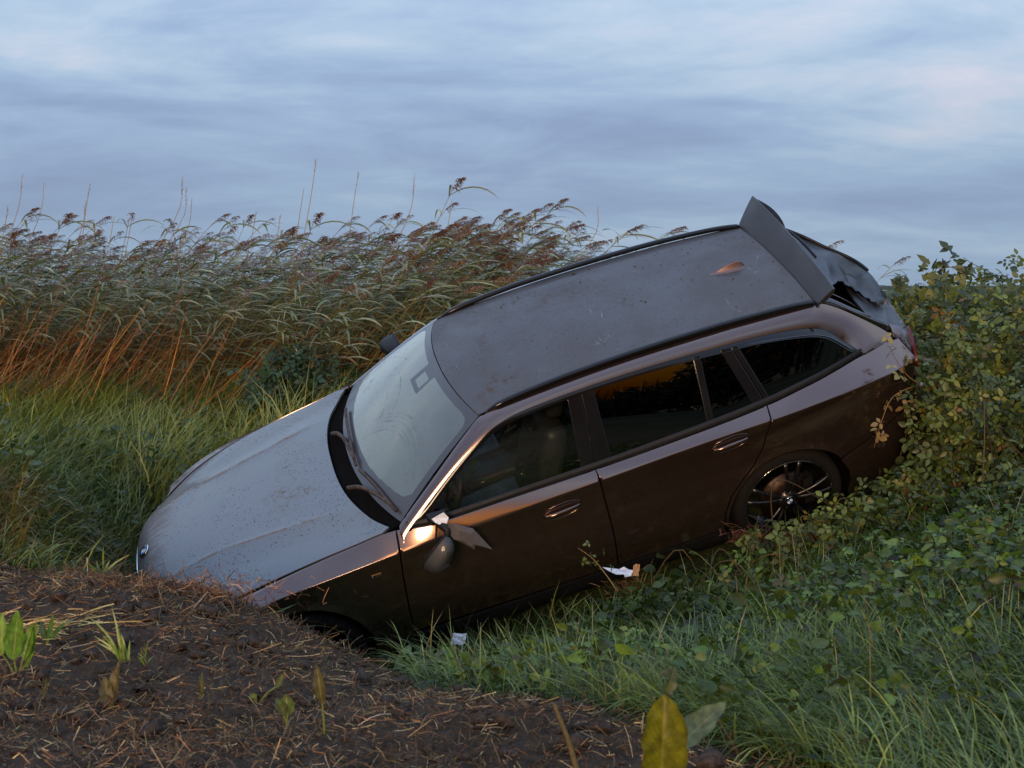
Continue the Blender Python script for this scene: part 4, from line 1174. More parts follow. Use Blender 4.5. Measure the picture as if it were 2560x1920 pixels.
def ss01(t): t = np.clip(t, 0, 1); return t*t*(3-2*t)
RIM = np.array([(-9, 7.6), (-3.6, 7.3), (-2.5, 7.0), (-1.8, 6.9), (-1.25, 6.7), (-.92, 6.3), (-.66, 5.9), (-.43, 5.5), (.17, 4.9), (.58, 4.4), (1.1, 3.6), (2.6, 2.0)])
def rim_dist(x, y):
    """signed distance to the edge of the bare soil (positive on the soil side)"""
    best = np.full(np.shape(x), 1e9); sg = np.ones(np.shape(x))
    for i in range(len(RIM)-1):
        a = RIM[i]; b = RIM[i+1]; ab = b-a; L2 = ab@ab
        t = np.clip(((x-a[0])*ab[0]+(y-a[1])*ab[1])/L2, 0, 1)
        dx = x-(a[0]+t*ab[0]); dy = y-(a[1]+t*ab[1]); d = np.hypot(dx, dy)
        cr = ab[0]*(y-a[1])-ab[1]*(x-a[0])
        k = d < best; best = np.where(k, d, best); sg = np.where(k, np.where(cr < 0, 1, -1), sg)
    return best*sg
def car_plane(x, y, zc=.0):
    """height of the car's own ground plane (z_car = zc) at world x, y, and the car coordinates there"""
    # solve p_car with p_car.z = zc for the given x, y
    a = CARM[0, 0]; b = CARM[0, 1]; c = CARM[1, 0]; d = CARM[1, 1]
    rx = x-CARM[0, 3]-CARM[0, 2]*zc; ry = y-CARM[1, 3]-CARM[1, 2]*zc
    det = a*d-b*c
    cx = (d*rx-b*ry)/det; cy = (-c*rx+a*ry)/det
    return CARM[2, 0]*cx+CARM[2, 1]*cy+CARM[2, 2]*zc+CARM[2, 3], cx, cy
def height(x, y, fine=True):
    x = np.asarray(x, float); y = np.asarray(y, float)
    far = ss01((np.hypot(x, y-6)-12)/8)
    z = tps(np.clip(x, -14, 14), np.clip(y, -12, 24))*(1-far)+.25*far
    z = z+.10*fbm(x*.35, y*.35, 3, 3)*(1-far)
    zp, cx, cy = car_plane(x, y, .045)
    ox = np.maximum(np.maximum(-.80-cx, cx-3.7), 0); oy = np.maximum(np.abs(cy)-.86, 0)
    d = np.hypot(ox, oy)
    mk = 1-ss01(d/(.95+.25*fbm(x*1.3, y*1.3, 9, 3)))
    # under the floor between the wheels the earth lies lower than the tyres' tracks
    z = z*(1-mk)+zp*mk
    if fine:
        s = ss01((rim_dist(x, y)+.15)/.4)
        z = z+s*(.075*fbm(x*1.9, y*1.9, 5, 4, .6)+.055*fbm(x*4.3, y*4.3, 55, 3, .6)+.030*fbm(x*7.5, y*7.5, 15, 4, .7)+.030*np.clip(fbm(x*13, y*13, 29, 3, .7)-.05, 0, 1)) + (1-s)*.05*fbm(x*1.7, y*1.7, 6, 3)
        rd = rim_dist(x, y)
        z = z+.03*np.exp(-((rd-.12)/.16)**2)*np.clip(fbm(x*3, y*3, 71, 3)*3+.6, 0, 1)*(1-mk)
    return z

def grow(a, b, step, far, ratio=1.22):
    c = list(np.arange(a, b, step)); s = step; v = c[-1]
    while v < far: s *= ratio; v += s; c.append(v)
    s = step; v = a
    while v > -far: s *= ratio; v -= s; c.insert(0, v)
    return np.array(c)
gx = grow(-3.4, 4.2, .028, 1500); gy = grow(3.4, 9.6, .028, 1500)
GX, GY = np.meshgrid(gx, gy, indexing='ij')
GZ = height(GX, GY)
soil = ss01((rim_dist(GX, GY)+.10+.25*fbm(GX*2, GY*2, 77, 3))/.22)
soil = np.maximum(soil, ss01((-.30+.10*(GY-6.3)-GX+.2*fbm(GX*3, GY*3, 23, 2))/.15)*(GY < 7.7)*(GY > 5))
soil = np.where(GY < -2, .25, soil)
nx, ny = GX.shape
idx = np.arange(nx*ny).reshape(nx, ny)
q = np.stack([idx[:-1, :-1], idx[1:, :-1], idx[1:, 1:], idx[:-1, 1:]], -1).reshape(-1, 4)
def ground_mat():
    m = NT('soil_and_turf')
    at = m.n('ShaderNodeAttribute'); at.attribute_name = 'Col'
    sp = m.n('ShaderNodeSeparateColor'); m.l(at.outputs['Color'], sp.inputs[0])
    a = m.noise(9, 6, .65); b = m.noise(45, 5, .7); c = m.noise(2.0, 3)
    so = m.mix(m.rng(a, .3, .7), (.036, .025, .017), (.095, .062, .042))
    so = m.mix(m.rng(b, .45, .75), so, (.12, .080, .050))
    gr = m.mix(m.rng(c, .35, .65), (.016, .022, .009), (.030, .036, .014))
    gr = m.mix(m.rng(b, .5, .7), gr, (.045, .034, .020)); gr = m.mix(m.rng(m.noise(.05, 5, .6, stretch=(1, 3, 1)), .42, .58), gr, (.055, .070, .024))
    bs = m.bsdf(Base_Color=m.mix(sp.outputs[0], gr, so), Roughness=.92, Specular_IOR_Level=.15, Normal=m.bump(m.math('ADD', b, m.math('MULTIPLY', a, 1.5)), 1.0, .03))
    return m.done(bs)
g_me = np_mesh('ground', np.stack([GX.ravel(), GY.ravel(), GZ.ravel()], 1), q, ground_mat(), True, None, np.repeat(soil.ravel()[:, None], 3, 1))
tag(link('ground', g_me), kind='structure')
# ================================================================== VEGETATION HELPERS
def leaf_mat(name, trans=0.28, rough=0.5, noise=60, spec=0.35):
    m = NT(name)
    at = m.n('ShaderNodeAttribute'); at.attribute_name = 'Col'
    nz = m.noise(noise, 3, .6)
    c = m.mix(m.rng(nz, .3, .7, 0, 1), m.mix(1.0, at.outputs['Color'], (1.28, 1.20, .86), 'MULTIPLY'), m.mix(1.0, at.outputs['Color'], (2.05, 1.95, 1.45), 'MULTIPLY'))
    b = m.bsdf(Base_Color=c, Roughness=rough, Specular_IOR_Level=spec)
    tr = m.n('ShaderNodeBsdfTranslucent'); m.l(c, tr.inputs[0])
    mx = m.n('ShaderNodeMixShader'); mx.inputs[0].default_value = trans
    m.l(b.outputs[0], mx.inputs[1]); m.l(tr.outputs[0], mx.inputs[2])
    m.l(mx.outputs[0], m.out.inputs['Surface'])
    return m.m
M['leaf'] = leaf_mat('leaf_green', .28, .40)
M['blade'] = leaf_mat('grass_blade', .25, .36, 60, .45)
M['straw'] = leaf_mat('dry_straw', .08, .7, 90, .2)
M['plume'] = leaf_mat('reed_plume', .25, .8, 40, .1)

def at(px_, py_, d):
    """world point seen at a photo pixel, d metres ahead"""
    X = (px_-1280)/3550; a = (py_-960)/3550; c, s = math.cos(R(PITCH)), math.sin(R(PITCH))
    k = d/(c-a*s)
    return np.array([X*k, d, 1.6+(-s-a*c)*k])

def unit(v): return v/(np.linalg.norm(v, axis=-1, keepdims=True)+1e-12)

def palette(n, cols, wts, jit=.18):
    cols = np.array(cols); k = rng.choice(len(cols), n, p=np.array(wts)/np.sum(wts))
    c = cols[k]*(1+jit*rng.standard_normal((n, 1)))*(1+.06*rng.standard_normal((n, 3)))
    return np.clip(c, .004, .9)

def blades(P, H, Wd, az, bend, cols, seg=3, twist=None, tilt=0.0):
    """curved tapering grass blades. returns verts, [quads, tris], colors"""
    n = len(P); H = np.broadcast_to(H, n); Wd = np.broadcast_to(Wd, n); bend = np.broadcast_to(bend, n)
    d = np.stack([np.cos(az), np.sin(az), np.zeros(n)], 1)
    tw = az+math.pi/2+rng.normal(0, .6, n) if twist is None else twist
    sdir = np.stack([np.cos(tw), np.sin(tw), np.zeros(n)], 1)
    V = np.zeros((n, 2*seg+1, 3)); 
    for i in range(seg+1):
        t = i/seg
        # arc: angle from vertical grows with t
        bb = np.where(np.abs(bend) > 1e-3, bend, 1e-3); th = tilt+bb*t
        hor = (np.cos(tilt)-np.cos(th))/bb
        ver = (np.sin(th)-np.sin(tilt))/bb
        p = P+d*(hor*H)[:, None]+np.array([0, 0, 1.0])*(ver*H)[:, None]
        if i < seg:
            w = (Wd*(1-.15*t-.45*t*t)*.5)[:, None]
            V[:, 2*i] = p-sdir*w; V[:, 2*i+1] = p+sdir*w
        else: V[:, 2*seg] = p
    base = (np.arange(n)*(2*seg+1))[:, None]
    Q = np.concatenate([base+np.array([[2*i, 2*i+1, 2*i+3, 2*i+2]]) for i in range(seg-1)]) if seg > 1 else np.zeros((0, 4), int)
    T = base+np.array([[2*seg-2, 2*seg-1, 2*seg]])
    C = np.repeat(cols, 2*seg+1, 0)
    return V.reshape(-1, 3), [Q, T], C

def leaf_template(kind='oval'):
    """unit leaf along +x, normal +z, folded on its midrib and drooping at the tip"""
    if kind == 'oval':   t = np.array([0, .16, .46, .80, 1.0]); w = np.array([0, .22, .34, .19, 0])
    elif kind == 'heart': t = np.array([0, -.06, .12, .35, .62, .86, 1.0]); w = np.array([0, .26, .40, .38, .24, .09, 0]); 
    elif kind == 'long': t = np.array([0, .08, .25, .5, .75, .92, 1.0]); w = np.array([0, .06, .15, .19, .15, .07, 0])
    else:                t = np.array([0, .35, 1.0]); w = np.array([0, .30, 0])
    n = len(t); mid = np.stack([np.maximum(t, 0), 0*t, -.10*t*t], 1)
    L = np.stack([t, w, -.10*t*t+w*.28], 1)[1:-1]; Rr = L*np.array([1, -1, 1])
    V = np.vstack([mid, L, Rr]); k = n-2; F = []
    for o, fl in ((n, 0), (n+k, 1)):
        fs = [(0, 1, o)]+[(i, i+1, o+i, o+i-1) for i in range(1, k)]+[(k, n-1, o+k-1)]
        F += [f[::-1] if not fl else f for f in fs]
    return V, F

def tri_template(kind='oval', n=3):
    """compound leaf: n leaflets on a short stalk"""
    v0, f0 = leaf_template(kind); v0 = v0*np.array([1, .92, 1]); V = []; F = []; o = 0
    angs = [0] if n == 1 else ([0, 78, -78] if n == 3 else [0, 60, -60, 125, -125])
    for k, a in enumerate(angs):
        s = 1.0 if k == 0 else .78
        c, si = math.cos(R(a)), math.sin(R(a))
        Rm = np.array([[c, -si, 0], [si, c, 0], [0, 0, 1]])
        v = (v0*s)@Rm.T+(np.array([.42, 0, 0]) if k == 0 else np.array([.14, .07*np.sign(a), 0]))
        v = v+np.array([0, 0, -.05*k]); v[:, 2] -= .10*np.abs(v[:, 1])
        V.append(v); F += [tuple(i+o for i in f) for f in f0]; o += len(v)
    # stalk
    V.append(np.array([(-.45, .012, -.05), (-.45, -.012, -.05), (.44, -.010, 0), (.44, .010, 0)])); F.append((o, o+1, o+2, o+3))
    return np.vstack(V), F

def rotmats(fwd, nrm):
    x = unit(fwd); z = unit(nrm-x*np.sum(nrm*x, -1, keepdims=True)); y = np.cross(z, x)
    return np.stack([x, y, z], -1)

def scatter(tmpl, P, Rm, S, cols):
    v, f = tmpl; n = len(P); k = len(v)
    V = np.einsum('nij,kj->nki', Rm, v)*np.asarray(S).reshape(-1, 1, 1)+P[:, None]
    out = {}
    for g in f: out.setdefault(len(g), []).append(g)
    base = (np.arange(n)*k)[:, None, None]
    F = [(base+np.array(g)[None]).reshape(-1, m) for m, g in out.items()]
    return V.reshape(-1, 3), F, np.repeat(cols, k, 0)

def joined(name, parts, mat, parent=None, smooth=True):
    V = []; F = []; C = []; o = 0
    for v, f, c in parts:
        V.append(v); C.append(c); F += [x+o for x in f if len(x)]; o += len(v)
    return np_mesh(name, np.concatenate(V), F, mat, smooth, None, np.concatenate(C))

def rdir(n, zmin=-1, zmax=1):
    a = rng.uniform(0, 2*math.pi, n); z = rng.uniform(zmin, zmax, n); r = np.sqrt(np.maximum(0, 1-z*z))
    return np.stack([r*np.cos(a), r*np.sin(a), z], 1)

def car_clear(x, y, m=.04):
    """True where nothing of the car's footprint stands above the ground"""
    z = height(x, y, False); p = np.stack([x, y, z, np.ones_like(x)], -1)@_ci.T
    return ~((p[..., 0] > -.84-m) & (p[..., 0] < 3.86+m) & (np.abs(p[..., 1]) < .90+m))

# ================================================================== REEDS
def reed_variant(k, seed):
    r = np.random.default_rng(seed)
    H = r.uniform(2.05, 2.6); th0 = R(r.uniform(24, 42)); th1 = R(r.uniform(44, 66))
    n = 12; t = np.linspace(0, 1, n); th = th0+(th1-th0)*t**1.5
    st = H/(n-1); x = np.concatenate([[0], np.cumsum(np.sin(th[:-1])*st)]); z = np.concatenate([[0], np.cumsum(np.cos(th[:-1])*st)])
    path = np.stack([x, .03*np.sin(t*3+seed), z], 1)
    v, f = tube(path, np.linspace(.0055, .0028, n), 4, cap=False)
    scol = np.array([.11, .105, .045]) if k % 3 else np.array([.16, .095, .045])
    stem = np_mesh('reed_stem', v, f, M['straw'], True, None, np.tile(scol, (len(v), 1)))
    # leaves, all streaming to the lee side
    m = 19; tl = np.sort(r.uniform(.10, .98, m)); LV = []; LQ = []; LC = []; o = 0
    for j in range(m):
        i = tl[j]*(n-1); a = int(i); p = path[a]+(path[min(a+1, n-1)]-path[a])*(i-a)
        L = r.uniform(.42, .72)*(1.1-.3*tl[j]); w = r.uniform(.020, .034)
        az = r.normal(0, .38) if r.random() < .88 else r.uniform(-3, 3)
        e0 = R(r.uniform(0, 40)); e1 = R(r.uniform(-75, -20)); sg = 7
        tt = np.linspace(0, 1, sg+1); el = e0+(e1-e0)*tt**1.2; hs = L/sg
        hx = np.concatenate([[0], np.cumsum(np.cos(el[:-1])*hs)]); hz = np.concatenate([[0], np.cumsum(np.sin(el[:-1])*hs)])
        c = p+np.stack([hx*math.cos(az), hx*math.sin(az), hz], 1)
        sd = np.array([-math.sin(az), math.cos(az), r.uniform(-.8, .8)]); sd /= np.linalg.norm(sd)
        ww = w*np.sin(np.clip(tt*.93+.07, 0, 1)*math.pi)**.6*.5
        LV.append(np.concatenate([c-sd*ww[:, None], c+sd*ww[:, None]]))
        g = sg+1
        LQ += [(o+q, o+q+1, o+g+q+1, o+g+q) for q in range(sg)]
        base = np.array([(.120, .140, .075), (.095, .120, .055), (.21, .22, .15), (.085, .095, .048)][r.integers(4)])*r.uniform(.75, 1.25)
        if tl[j] < .45 and r.random() < .5: base = np.array([.15, .085, .04])*r.uniform(.6, 1.2)
        LC.append(np.tile(base, (2*g, 1))); o += 2*g
    leaves = np_mesh('reed_leaves', np.concatenate(LV), LQ, M['blade'], True, None, np.concatenate(LC))
    # plume: strands drooping to the lee
    tip = path[-1]; d = unit(path[-1]-path[-2]); PV = []; PQ = []; o = 0
    ln = r.uniform(.20, .30); 
    for j in range(64):
        s = r.random()**.8; p = tip+d*ln*(s-.15)*.8+np.array([.35, 0, -.25])*ln*s*s*.6
        L = r.uniform(.07, .15)*(1.15-.6*s); az = r.normal(0, .7)
        e0 = R(r.uniform(10, 45)); e1 = R(r.uniform(-88, -45)); sg = 4
        tt = np.linspace(0, 1, sg+1); el = e0+(e1-e0)*tt**.7; hs = L/sg
        hx = np.concatenate([[0], np.cumsum(np.cos(el[:-1])*hs)]); hz = np.concatenate([[0], np.cumsum(np.sin(el[:-1])*hs)])
        c = p+np.stack([hx*math.cos(az), hx*math.sin(az), hz], 1)
        sd = np.array([-math.sin(az), math.cos(az), .4]); w = r.uniform(.006, .012)*np.array([.5, 1, 1, .9, .25])*.5
        PV.append(np.concatenate([c-sd*w[:, None], c+sd*w[:, None]])); g = sg+1
        PQ += [(o+q, o+q+1, o+g+q+1, o+g+q) for q in range(sg)]; o += 2*g
    pc = np.array([(.105, .056, .040), (.140, .090, .066), (.085, .042, .034)][r.integers(3)])
    PV = np.concatenate(PV)
    plume = np_mesh('reed_plume', PV, PQ, M['plume'], True, None, pc*rng.uniform(.7, 1.35, (len(PV), 1)))
    return stem, leaves, plume
RV = [reed_variant(k, 100+k) for k in range(12)]
def mesh_arrays(me):
    n = len(me.vertices); v = np.empty(n*3, np.float32); me.vertices.foreach_get('co', v)
    c = np.empty(n*4, np.float32); me.color_attributes['Col'].data.foreach_get('color', c)
    nl = len(me.loops); l = np.empty(nl, np.int32); me.loops.foreach_get('vertex_index', l)
    return v.reshape(-1, 3).astype(float), l.reshape(-1, 4), c.reshape(-1, 4)[:, :3].astype(float)

# stand outline: front foot of the bed and how tall it shows
nre = 1330
rx = rng.uniform(-8.6, 1.2, nre); rd_ = rng.random(nre)**1.3
ry = 12.2+.25*np.sin(rx*1.3)+rd_*3.6-.10*(rx+2)
hs = np.interp(rx+1.1, [-7, -5.0, -4, -2.8, -1.5, -.2, .5, .95, 1.6, 2.4], [.82, .74, .70, .72, .74, .84, .78, .70, .62, .50])*rng.uniform(.78, 1.06, nre)
keep = rx < 9
rx, ry, hs = rx[keep], ry[keep], hs[keep]
order = np.argsort(ry-.9*hs*2-.25*rng.random(len(rx)))
rz_ = rng.normal(.10, .58, len(rx))
gzz = height(rx, ry, False)
# the individuals: those in front or rising above the rest
is_ind = np.zeros(len(rx), bool)
inview = np.abs((rx+.7)/ry) < .40
tall = np.argsort(-(hs+.03*(ry-12)))
pick = [i for i in order if inview[i]][:150]+[i for i in tall if inview[i]][:150]
is_ind[np.unique(pick)] = True
for i in np.nonzero(is_ind)[0]:
    k = int(rng.integers(12))
    o = empty('reed', (rx[i], ry[i], gzz[i]-.03), rz_[i]); s = float(hs[i]); o.scale = (s, s, s)
    tag(o, 'wind-bent common reed with drooping brown plume in the reed bed', 'reed', 'reeds in the reed bed')
    for me, nm in zip(RV[k], ('stem', 'leaves', 'plume')): link(nm, me, o)
for px_, py_, d in ((2085, 600, 13.0), (2260, 640, 13.2), (1690, 565, 13.0), (1590, 560, 13.2)):
    k = int(rng.integers(12)); tp = at(px_, py_, d); n_ = len(RV[k][2].vertices); cc = np.empty(n_*3, np.float32); RV[k][2].vertices.foreach_get('co', cc); tpl = cc.reshape(-1, 3).max(0)
    g_ = float(height(np.array(tp[0]), np.array(tp[1]), False)); s = (tp[2]-g_)/tpl[2]
    o = empty('reed', (tp[0]-tpl[0]*s*.92, tp[1], g_), 0); o.scale = (s, s, s)
    tag(o, 'single reed plume showing above the rear of the car' if px_ > 1800 else 'reed plume peeping over the far roof rail', 'reed', 'reeds behind the car')
    for me, nm in zip(RV[k], ('stem', 'leaves', 'plume')): link(nm, me, o)
arr = [[mesh_arrays(me) for me in v] for v in RV]
allp = []
mi = []
for i in np.nonzero(~is_ind)[0]:
    k = int(rng.integers(12)); c, s_ = math.cos(rz_[i]), math.sin(rz_[i])
    Rm = np.array([[c, -s_, 0], [s_, c, 0], [0, 0, 1]])*hs[i]; jit = rng.uniform(.75, 1.2)
    for a in range(3):
        v, f, cc = arr[k][a]
        if a == 2: v, f, cc = v[:260], f[:104], cc[:260]
        allp.append((v@Rm.T+np.array([rx[i], ry[i], gzz[i]-.03]), [f], cc*jit))
tag(link('reed_bed', joined('reed_bed', allp, M['blade'])), 'dense bed of wind-bent green reeds behind the meadow', 'reeds', kind='stuff')
# dry, rust-brown stalks at the foot of the bed
n = 3400
x = rng.uniform(-6.2, -.3, n); y = 10.8+2.5*rng.random(n); z = height(x, y, False)
dens = np.interp(x, [-6.2, -4.8, -3.6, -2.4, -.3], [1, 1, .75, .35, .12])
k = rng.random(n) < dens*np.clip(.55+2.2*fbm(x*1.1, y*.8, 88, 3), .05, 1); x, y, z = x[k], y[k], z[k]; n = len(x)
v1 = blades(np.stack([x, y, z-.02], 1), rng.uniform(.7, 1.6, n)*(1-.4*rng.random(n)), rng.uniform(.006, .011, n), rng.normal(.05, .55, n), rng.uniform(-.2, .7, n), palette(n, [(.20, .072, .024), (.30, .125, .045), (.085, .042, .020), (.15, .095, .045)], [3, 2.5, 3, 3]), 4, tilt=rng.uniform(.35, 1.05, n))
tag(link('dry_reed_stalks', joined('dry_reed_stalks', [v1], M['straw'])), 'rust-brown dry reed stalks at the foot of the reed bed', 'reeds', kind='stuff')
# lone tall old stalks sticking out of the bed
for i, (px_, top, lean, d) in enumerate([(55, 440, .28, 13.5), (110, 455, .30, 14), (225, 460, .12, 13.2), (215, 500, .25, 14), (285, 540, .20, 13), (330, 545, .18, 13.6), (455, 445, .42, 13.2), (480, 495, .32, 13.4), (465, 470, .45, 13.6), (790, 400, .15, 13.8), (760, 470, .14, 13.2), (895, 440, .12, 13.5), (1035, 445, .35, 13.4), (1495, 515, .55, 13.0), (640, 530, .2, 13.8), (700, 540, .3, 13.4), (1130, 500, .2, 14), (20, 520, .15, 13.2)]):
    X, _y, Z = [float(q_) for q_ in at(px_, top, d)]
    b = np.array([X-math.sin(lean)*Z*.75, d, float(height(np.array(X), np.array(d), False))]); Z0 = b[2]; Z = Z-Z0
    pth = crom([b, b+np.array([math.sin(lean)*.25*Z, 0, Z*.4]), np.array([X-.06, d, Z0+Z*.82]), np.array([X, d, Z0+Z])], 12)
    o = empty('old_reed_stalk', tuple(b)); tag(o, 'pale leafless old reed stalk rising above the reed bed', 'reed', 'old stalks above the reed bed')
    v, f = tube(pth-b, np.linspace(.0050, .0026, 12), 4); cc = np.tile(np.array([(.25, .19, .14)]), (len(v), 1))
    link('stem', np_mesh('stalk', v, f, M['straw'], True, None, cc), o)
    pl = RV[i % 12][2]
    if i % 3 != 1:
        m_ = 9; s_ = rng.uniform(.55, 1, m_); tip = pth[-1]-b; dd = unit(pth[-1]-pth[-2])
        P0 = tip-dd*(.02+.14*rng.random(m_))[:, None]
        v2 = blades(P0, rng.uniform(.05, .10, m_), .005, rng.normal(.2, .7, m_), rng.uniform(.4, 1.5, m_), palette(m_, [(.24, .17, .13)], [1]), 3)
        link('plume', joined('old_plume', [v2], M['plume']), o)
# ================================================================== MEADOW AND GROUND COVER
def place(n, x0, x1, y0, y1, soil_max=-.02, clear=.03):
    x = rng.uniform(x0, x1, n); y = rng.uniform(y0, y1, n)
    k = (rim_dist(x, y)+.12*fbm(x*2, y*2, 77, 3) < soil_max) & car_clear(x, y, clear)
    return x[k], y[k]

# meadow on the far side of the ditch, left of the car
x, y = place(190000, -8.0, 7.5, 7.0, 15.0)
d_ = (np.abs(x/y) < .56) & ((x < 2.2) | (rng.random(len(x)) < .5)); x, y = x[d_], y[d_]
z = height(x, y, True); n = len(x)
p1_ = fbm(x*.55, y*.55, 41, 3); p2_ = fbm(x*1.6, y*1.6, 52, 3)
Hh = .15+.24*np.clip(p1_+.45, 0, 1)+.20*rng.random(n)**2+.45*np.clip(fbm(x*2.4, y*2.4, 63, 2), 0, 1)
_, ccx, ccy = car_plane(x, y)
tallz = np.exp(-((x+1.0)/.9)**2-((y-10.6)/.9)**2)
Hh = Hh*(1+1.0*tallz)*np.interp(y, [7, 7.6, 9, 14], [.75, .9, 1, 1.15])
az = .3+4.5*fbm(x*1.1, y*1.1, 61, 2)+rng.normal(0, .9, n)
base = palette(n, [(.055, .085, .022), (.085, .115, .030), (.035, .060, .020), (.12, .125, .035), (.030, .045, .018)], [4, 3, 3, 1.6, 2])
yel = np.clip((p1_+.10)*3, 0, 1)[:, None]*np.interp(y, [8.5, 10.5], [0, 1])[:, None]
base = base*(1-.75*yel)+np.array([.115, .135, .035])*yel*.75*(1+.2*rng.standard_normal((n, 1)))
brn = np.clip((p2_-.02)*7, 0, 1)*np.interp(x, [-4, -2.4, -2.0], [1, .8, 0])*np.interp(y, [7, 8.6, 9.6], [1, 1, 0])*(rng.random(n) < .75)
base = base*(1-brn[:, None])+np.array([.12, .066, .030])*brn[:, None]
ty = (tallz*.9*(rng.random(n) < .5))[:, None]; base = base*(1-ty)+np.array([.16, .16, .045])*ty
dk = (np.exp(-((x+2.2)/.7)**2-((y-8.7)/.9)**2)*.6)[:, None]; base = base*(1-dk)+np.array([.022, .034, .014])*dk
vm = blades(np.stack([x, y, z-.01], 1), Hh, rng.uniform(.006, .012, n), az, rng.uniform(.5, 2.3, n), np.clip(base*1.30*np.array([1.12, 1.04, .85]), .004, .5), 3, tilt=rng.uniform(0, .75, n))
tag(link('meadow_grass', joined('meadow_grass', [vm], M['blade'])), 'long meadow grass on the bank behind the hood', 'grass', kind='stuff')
# broad-leaved weeds through the meadow
x, y = place(9000, -5.5, 1.0, 7.3, 13.0); k = np.abs(x/y) < .39; x, y = x[k], y[k]
k = (fbm(x*.9, y*.9, 91, 3) > -.02) | (np.hypot(x+2.2, y-8.8) < 1.1); x, y = x[k], y[k]
n = len(x); z = height(x, y)+rng.uniform(.04, .26, n)
nr_ = unit(np.array([0, -.5, .9])+.55*rng.standard_normal((n, 3)))
lv = scatter(leaf_template('oval'), np.stack([x, y, z], 1), rotmats(rdir(n, -.4, .5), nr_), rng.uniform(.035, .085, n), palette(n, [(.030, .050, .018), (.045, .070, .024), (.022, .040, .018), (.075, .095, .030)], [4, 3, 3, 1]))
tag(link('meadow_weeds', joined('meadow_weeds', [lv], M['leaf'])), 'low broad-leaved weeds among the meadow grass', 'weeds', kind='stuff')

# near slope, right: tangled grass
def near_slope(n, x0, x1, y0, y1, w):
    x, y = place(n, x0, x1, y0, y1, -.05, .0); k = (np.abs((x-.2)/y) < .58) & (x > -.42+.25*fbm(x*3, y*3, 23, 2)+.10*(y-6.3)); x, y = x[k], y[k]
    k = rng.random(len(x)) < w(x, y); return x[k], y[k]
# where the photo shows matted grass (front right) and where leafy cover (beside the car)
grassw = lambda x, y: np.clip(.34*np.interp(y, [4.6, 6.2], [1.3, .6])+.9*np.exp(-((x-.95)/.55)**2-((y-5.0)/.8)**2)+.35*np.clip((5.2-y)/1.0, 0, 1)+.55*fbm(x*1.2, y*1.2, 33, 3), .06, 1)
x, y = near_slope(120000, -.9, 5.0, 3.3, 8.8, grassw)
n = len(x); z = height(x, y)
azf = 2.3+5*fbm(x*1.3, y*1.3, 44, 2)+rng.normal(0, .7, n)
gp_ = fbm(x*1.1, y*1.1, 58, 3)
cb = palette(n, [(.066, .088, .022), (.105, .132, .036), (.036, .052, .014), (.170, .185, .080), (.16, .125, .055)], [4, 3, 3, 1.6, .7])
Lh = rng.uniform(.10, .27, n)*(1+.3*gp_)
vg = blades(np.stack([x, y, z+rng.uniform(-.01, .05, n)], 1), Lh*1.25, rng.uniform(.0032, .0072, n), azf, rng.uniform(.6, 2.2, n), cb*np.array([.95, 1.10, .72]), 5, tilt=rng.uniform(.15, 1.25, n))
tag(link('bank_grass', joined('bank_grass', [vg], M['blade'])), 'matted green grass on the near bank', 'grass', kind='stuff')
# seed-headed stalks and dry stems through it
x, y = near_slope(700, -.4, 3.6, 4.2, 8.4, lambda x, y: np.full(len(x), .6)); n = len(x); z = height(x, y)
vs = blades(np.stack([x, y, z], 1), rng.uniform(.18, .42, n), rng.uniform(.003, .005, n), rng.uniform(0, 6.28, n), rng.uniform(.2, 1.4, n), palette(n, [(.20, .17, .095), (.27, .24, .15), (.13, .09, .05)], [3, 2, 2]), 4)
tag(link('dry_stems', joined('dry_stems', [vs], M['straw'])), 'thin dry stems standing through the near bank', 'stems', kind='stuff')
# leafy cover beside the sill and under the bank
leafw = lambda x, y: np.clip(1.0-.72*np.exp(-((x-.95)/.5)**2-((y-4.9)/.7)**2)+.6*fbm(x*1.3, y*1.3, 36, 3), .08, 1)*np.interp(y, [4.4, 5.2, 6.0], [.42, .70, 1])
x, y = near_slope(35000, -.8, 4.9, 4.0, 8.8, leafw)
n = len(x); g0 = height(x, y)
mound = np.clip(.19+.50*fbm(x*1.6, y*1.6, 39, 3)+.06*np.clip(x-1.5, 0, 2), .03, .48)
_, ccx, ccy = car_plane(x, y)
edge = np.clip((-.95-ccy)/.5, .0, 1)*(ccx < 2.2)+(ccx >= 2.2)*np.clip((-.98-ccy)/.25, 0, 1)
edge = np.where((ccy > -.95) & (ccx < 3.8), 0, np.where(ccx > 3.8, 1, edge))
mound = mound*(.5+.5*edge)
z = g0+mound*rng.random(n)**.55
nr_ = unit(np.array([0, -.45, .9])+1.1*rng.standard_normal((n, 3)))
cp = fbm(x*1.4, y*1.4, 66, 3)
cl_ = palette(n, [(.042, .066, .018), (.066, .098, .026), (.026, .038, .015), (.095, .135, .035), (.13, .12, .032), (.040, .036, .026)], [4, 3.4, 3.4, .8, .12, .8])
cl_ = cl_*np.clip(.88+1.4*cp[:, None], .3, 1.5)*np.array([1.0, 1.06, .75])
kinds = rng.choice(3, n, p=[.45, .10, .45]); prt = []
Pl = np.stack([x, y, z], 1); Rl = rotmats(rdir(n, -.5, .35), nr_); Sl = (.022+.028*rng.random(n)+.045*rng.random(n)**3)
for kk, tm in enumerate((leaf_template('oval'), leaf_template('heart'), tri_template('oval', 3))):
    s = kinds == kk; prt.append(scatter(tm, Pl[s], Rl[s], Sl[s]*(1 if kk < 2 else .62), np.clip(cl_[s], .004, .4)))
tag(link('ground_cover', joined('ground_cover', prt, M['leaf'])), 'low leafy ground cover spread over the near bank beside the car', 'ground cover', kind='stuff')

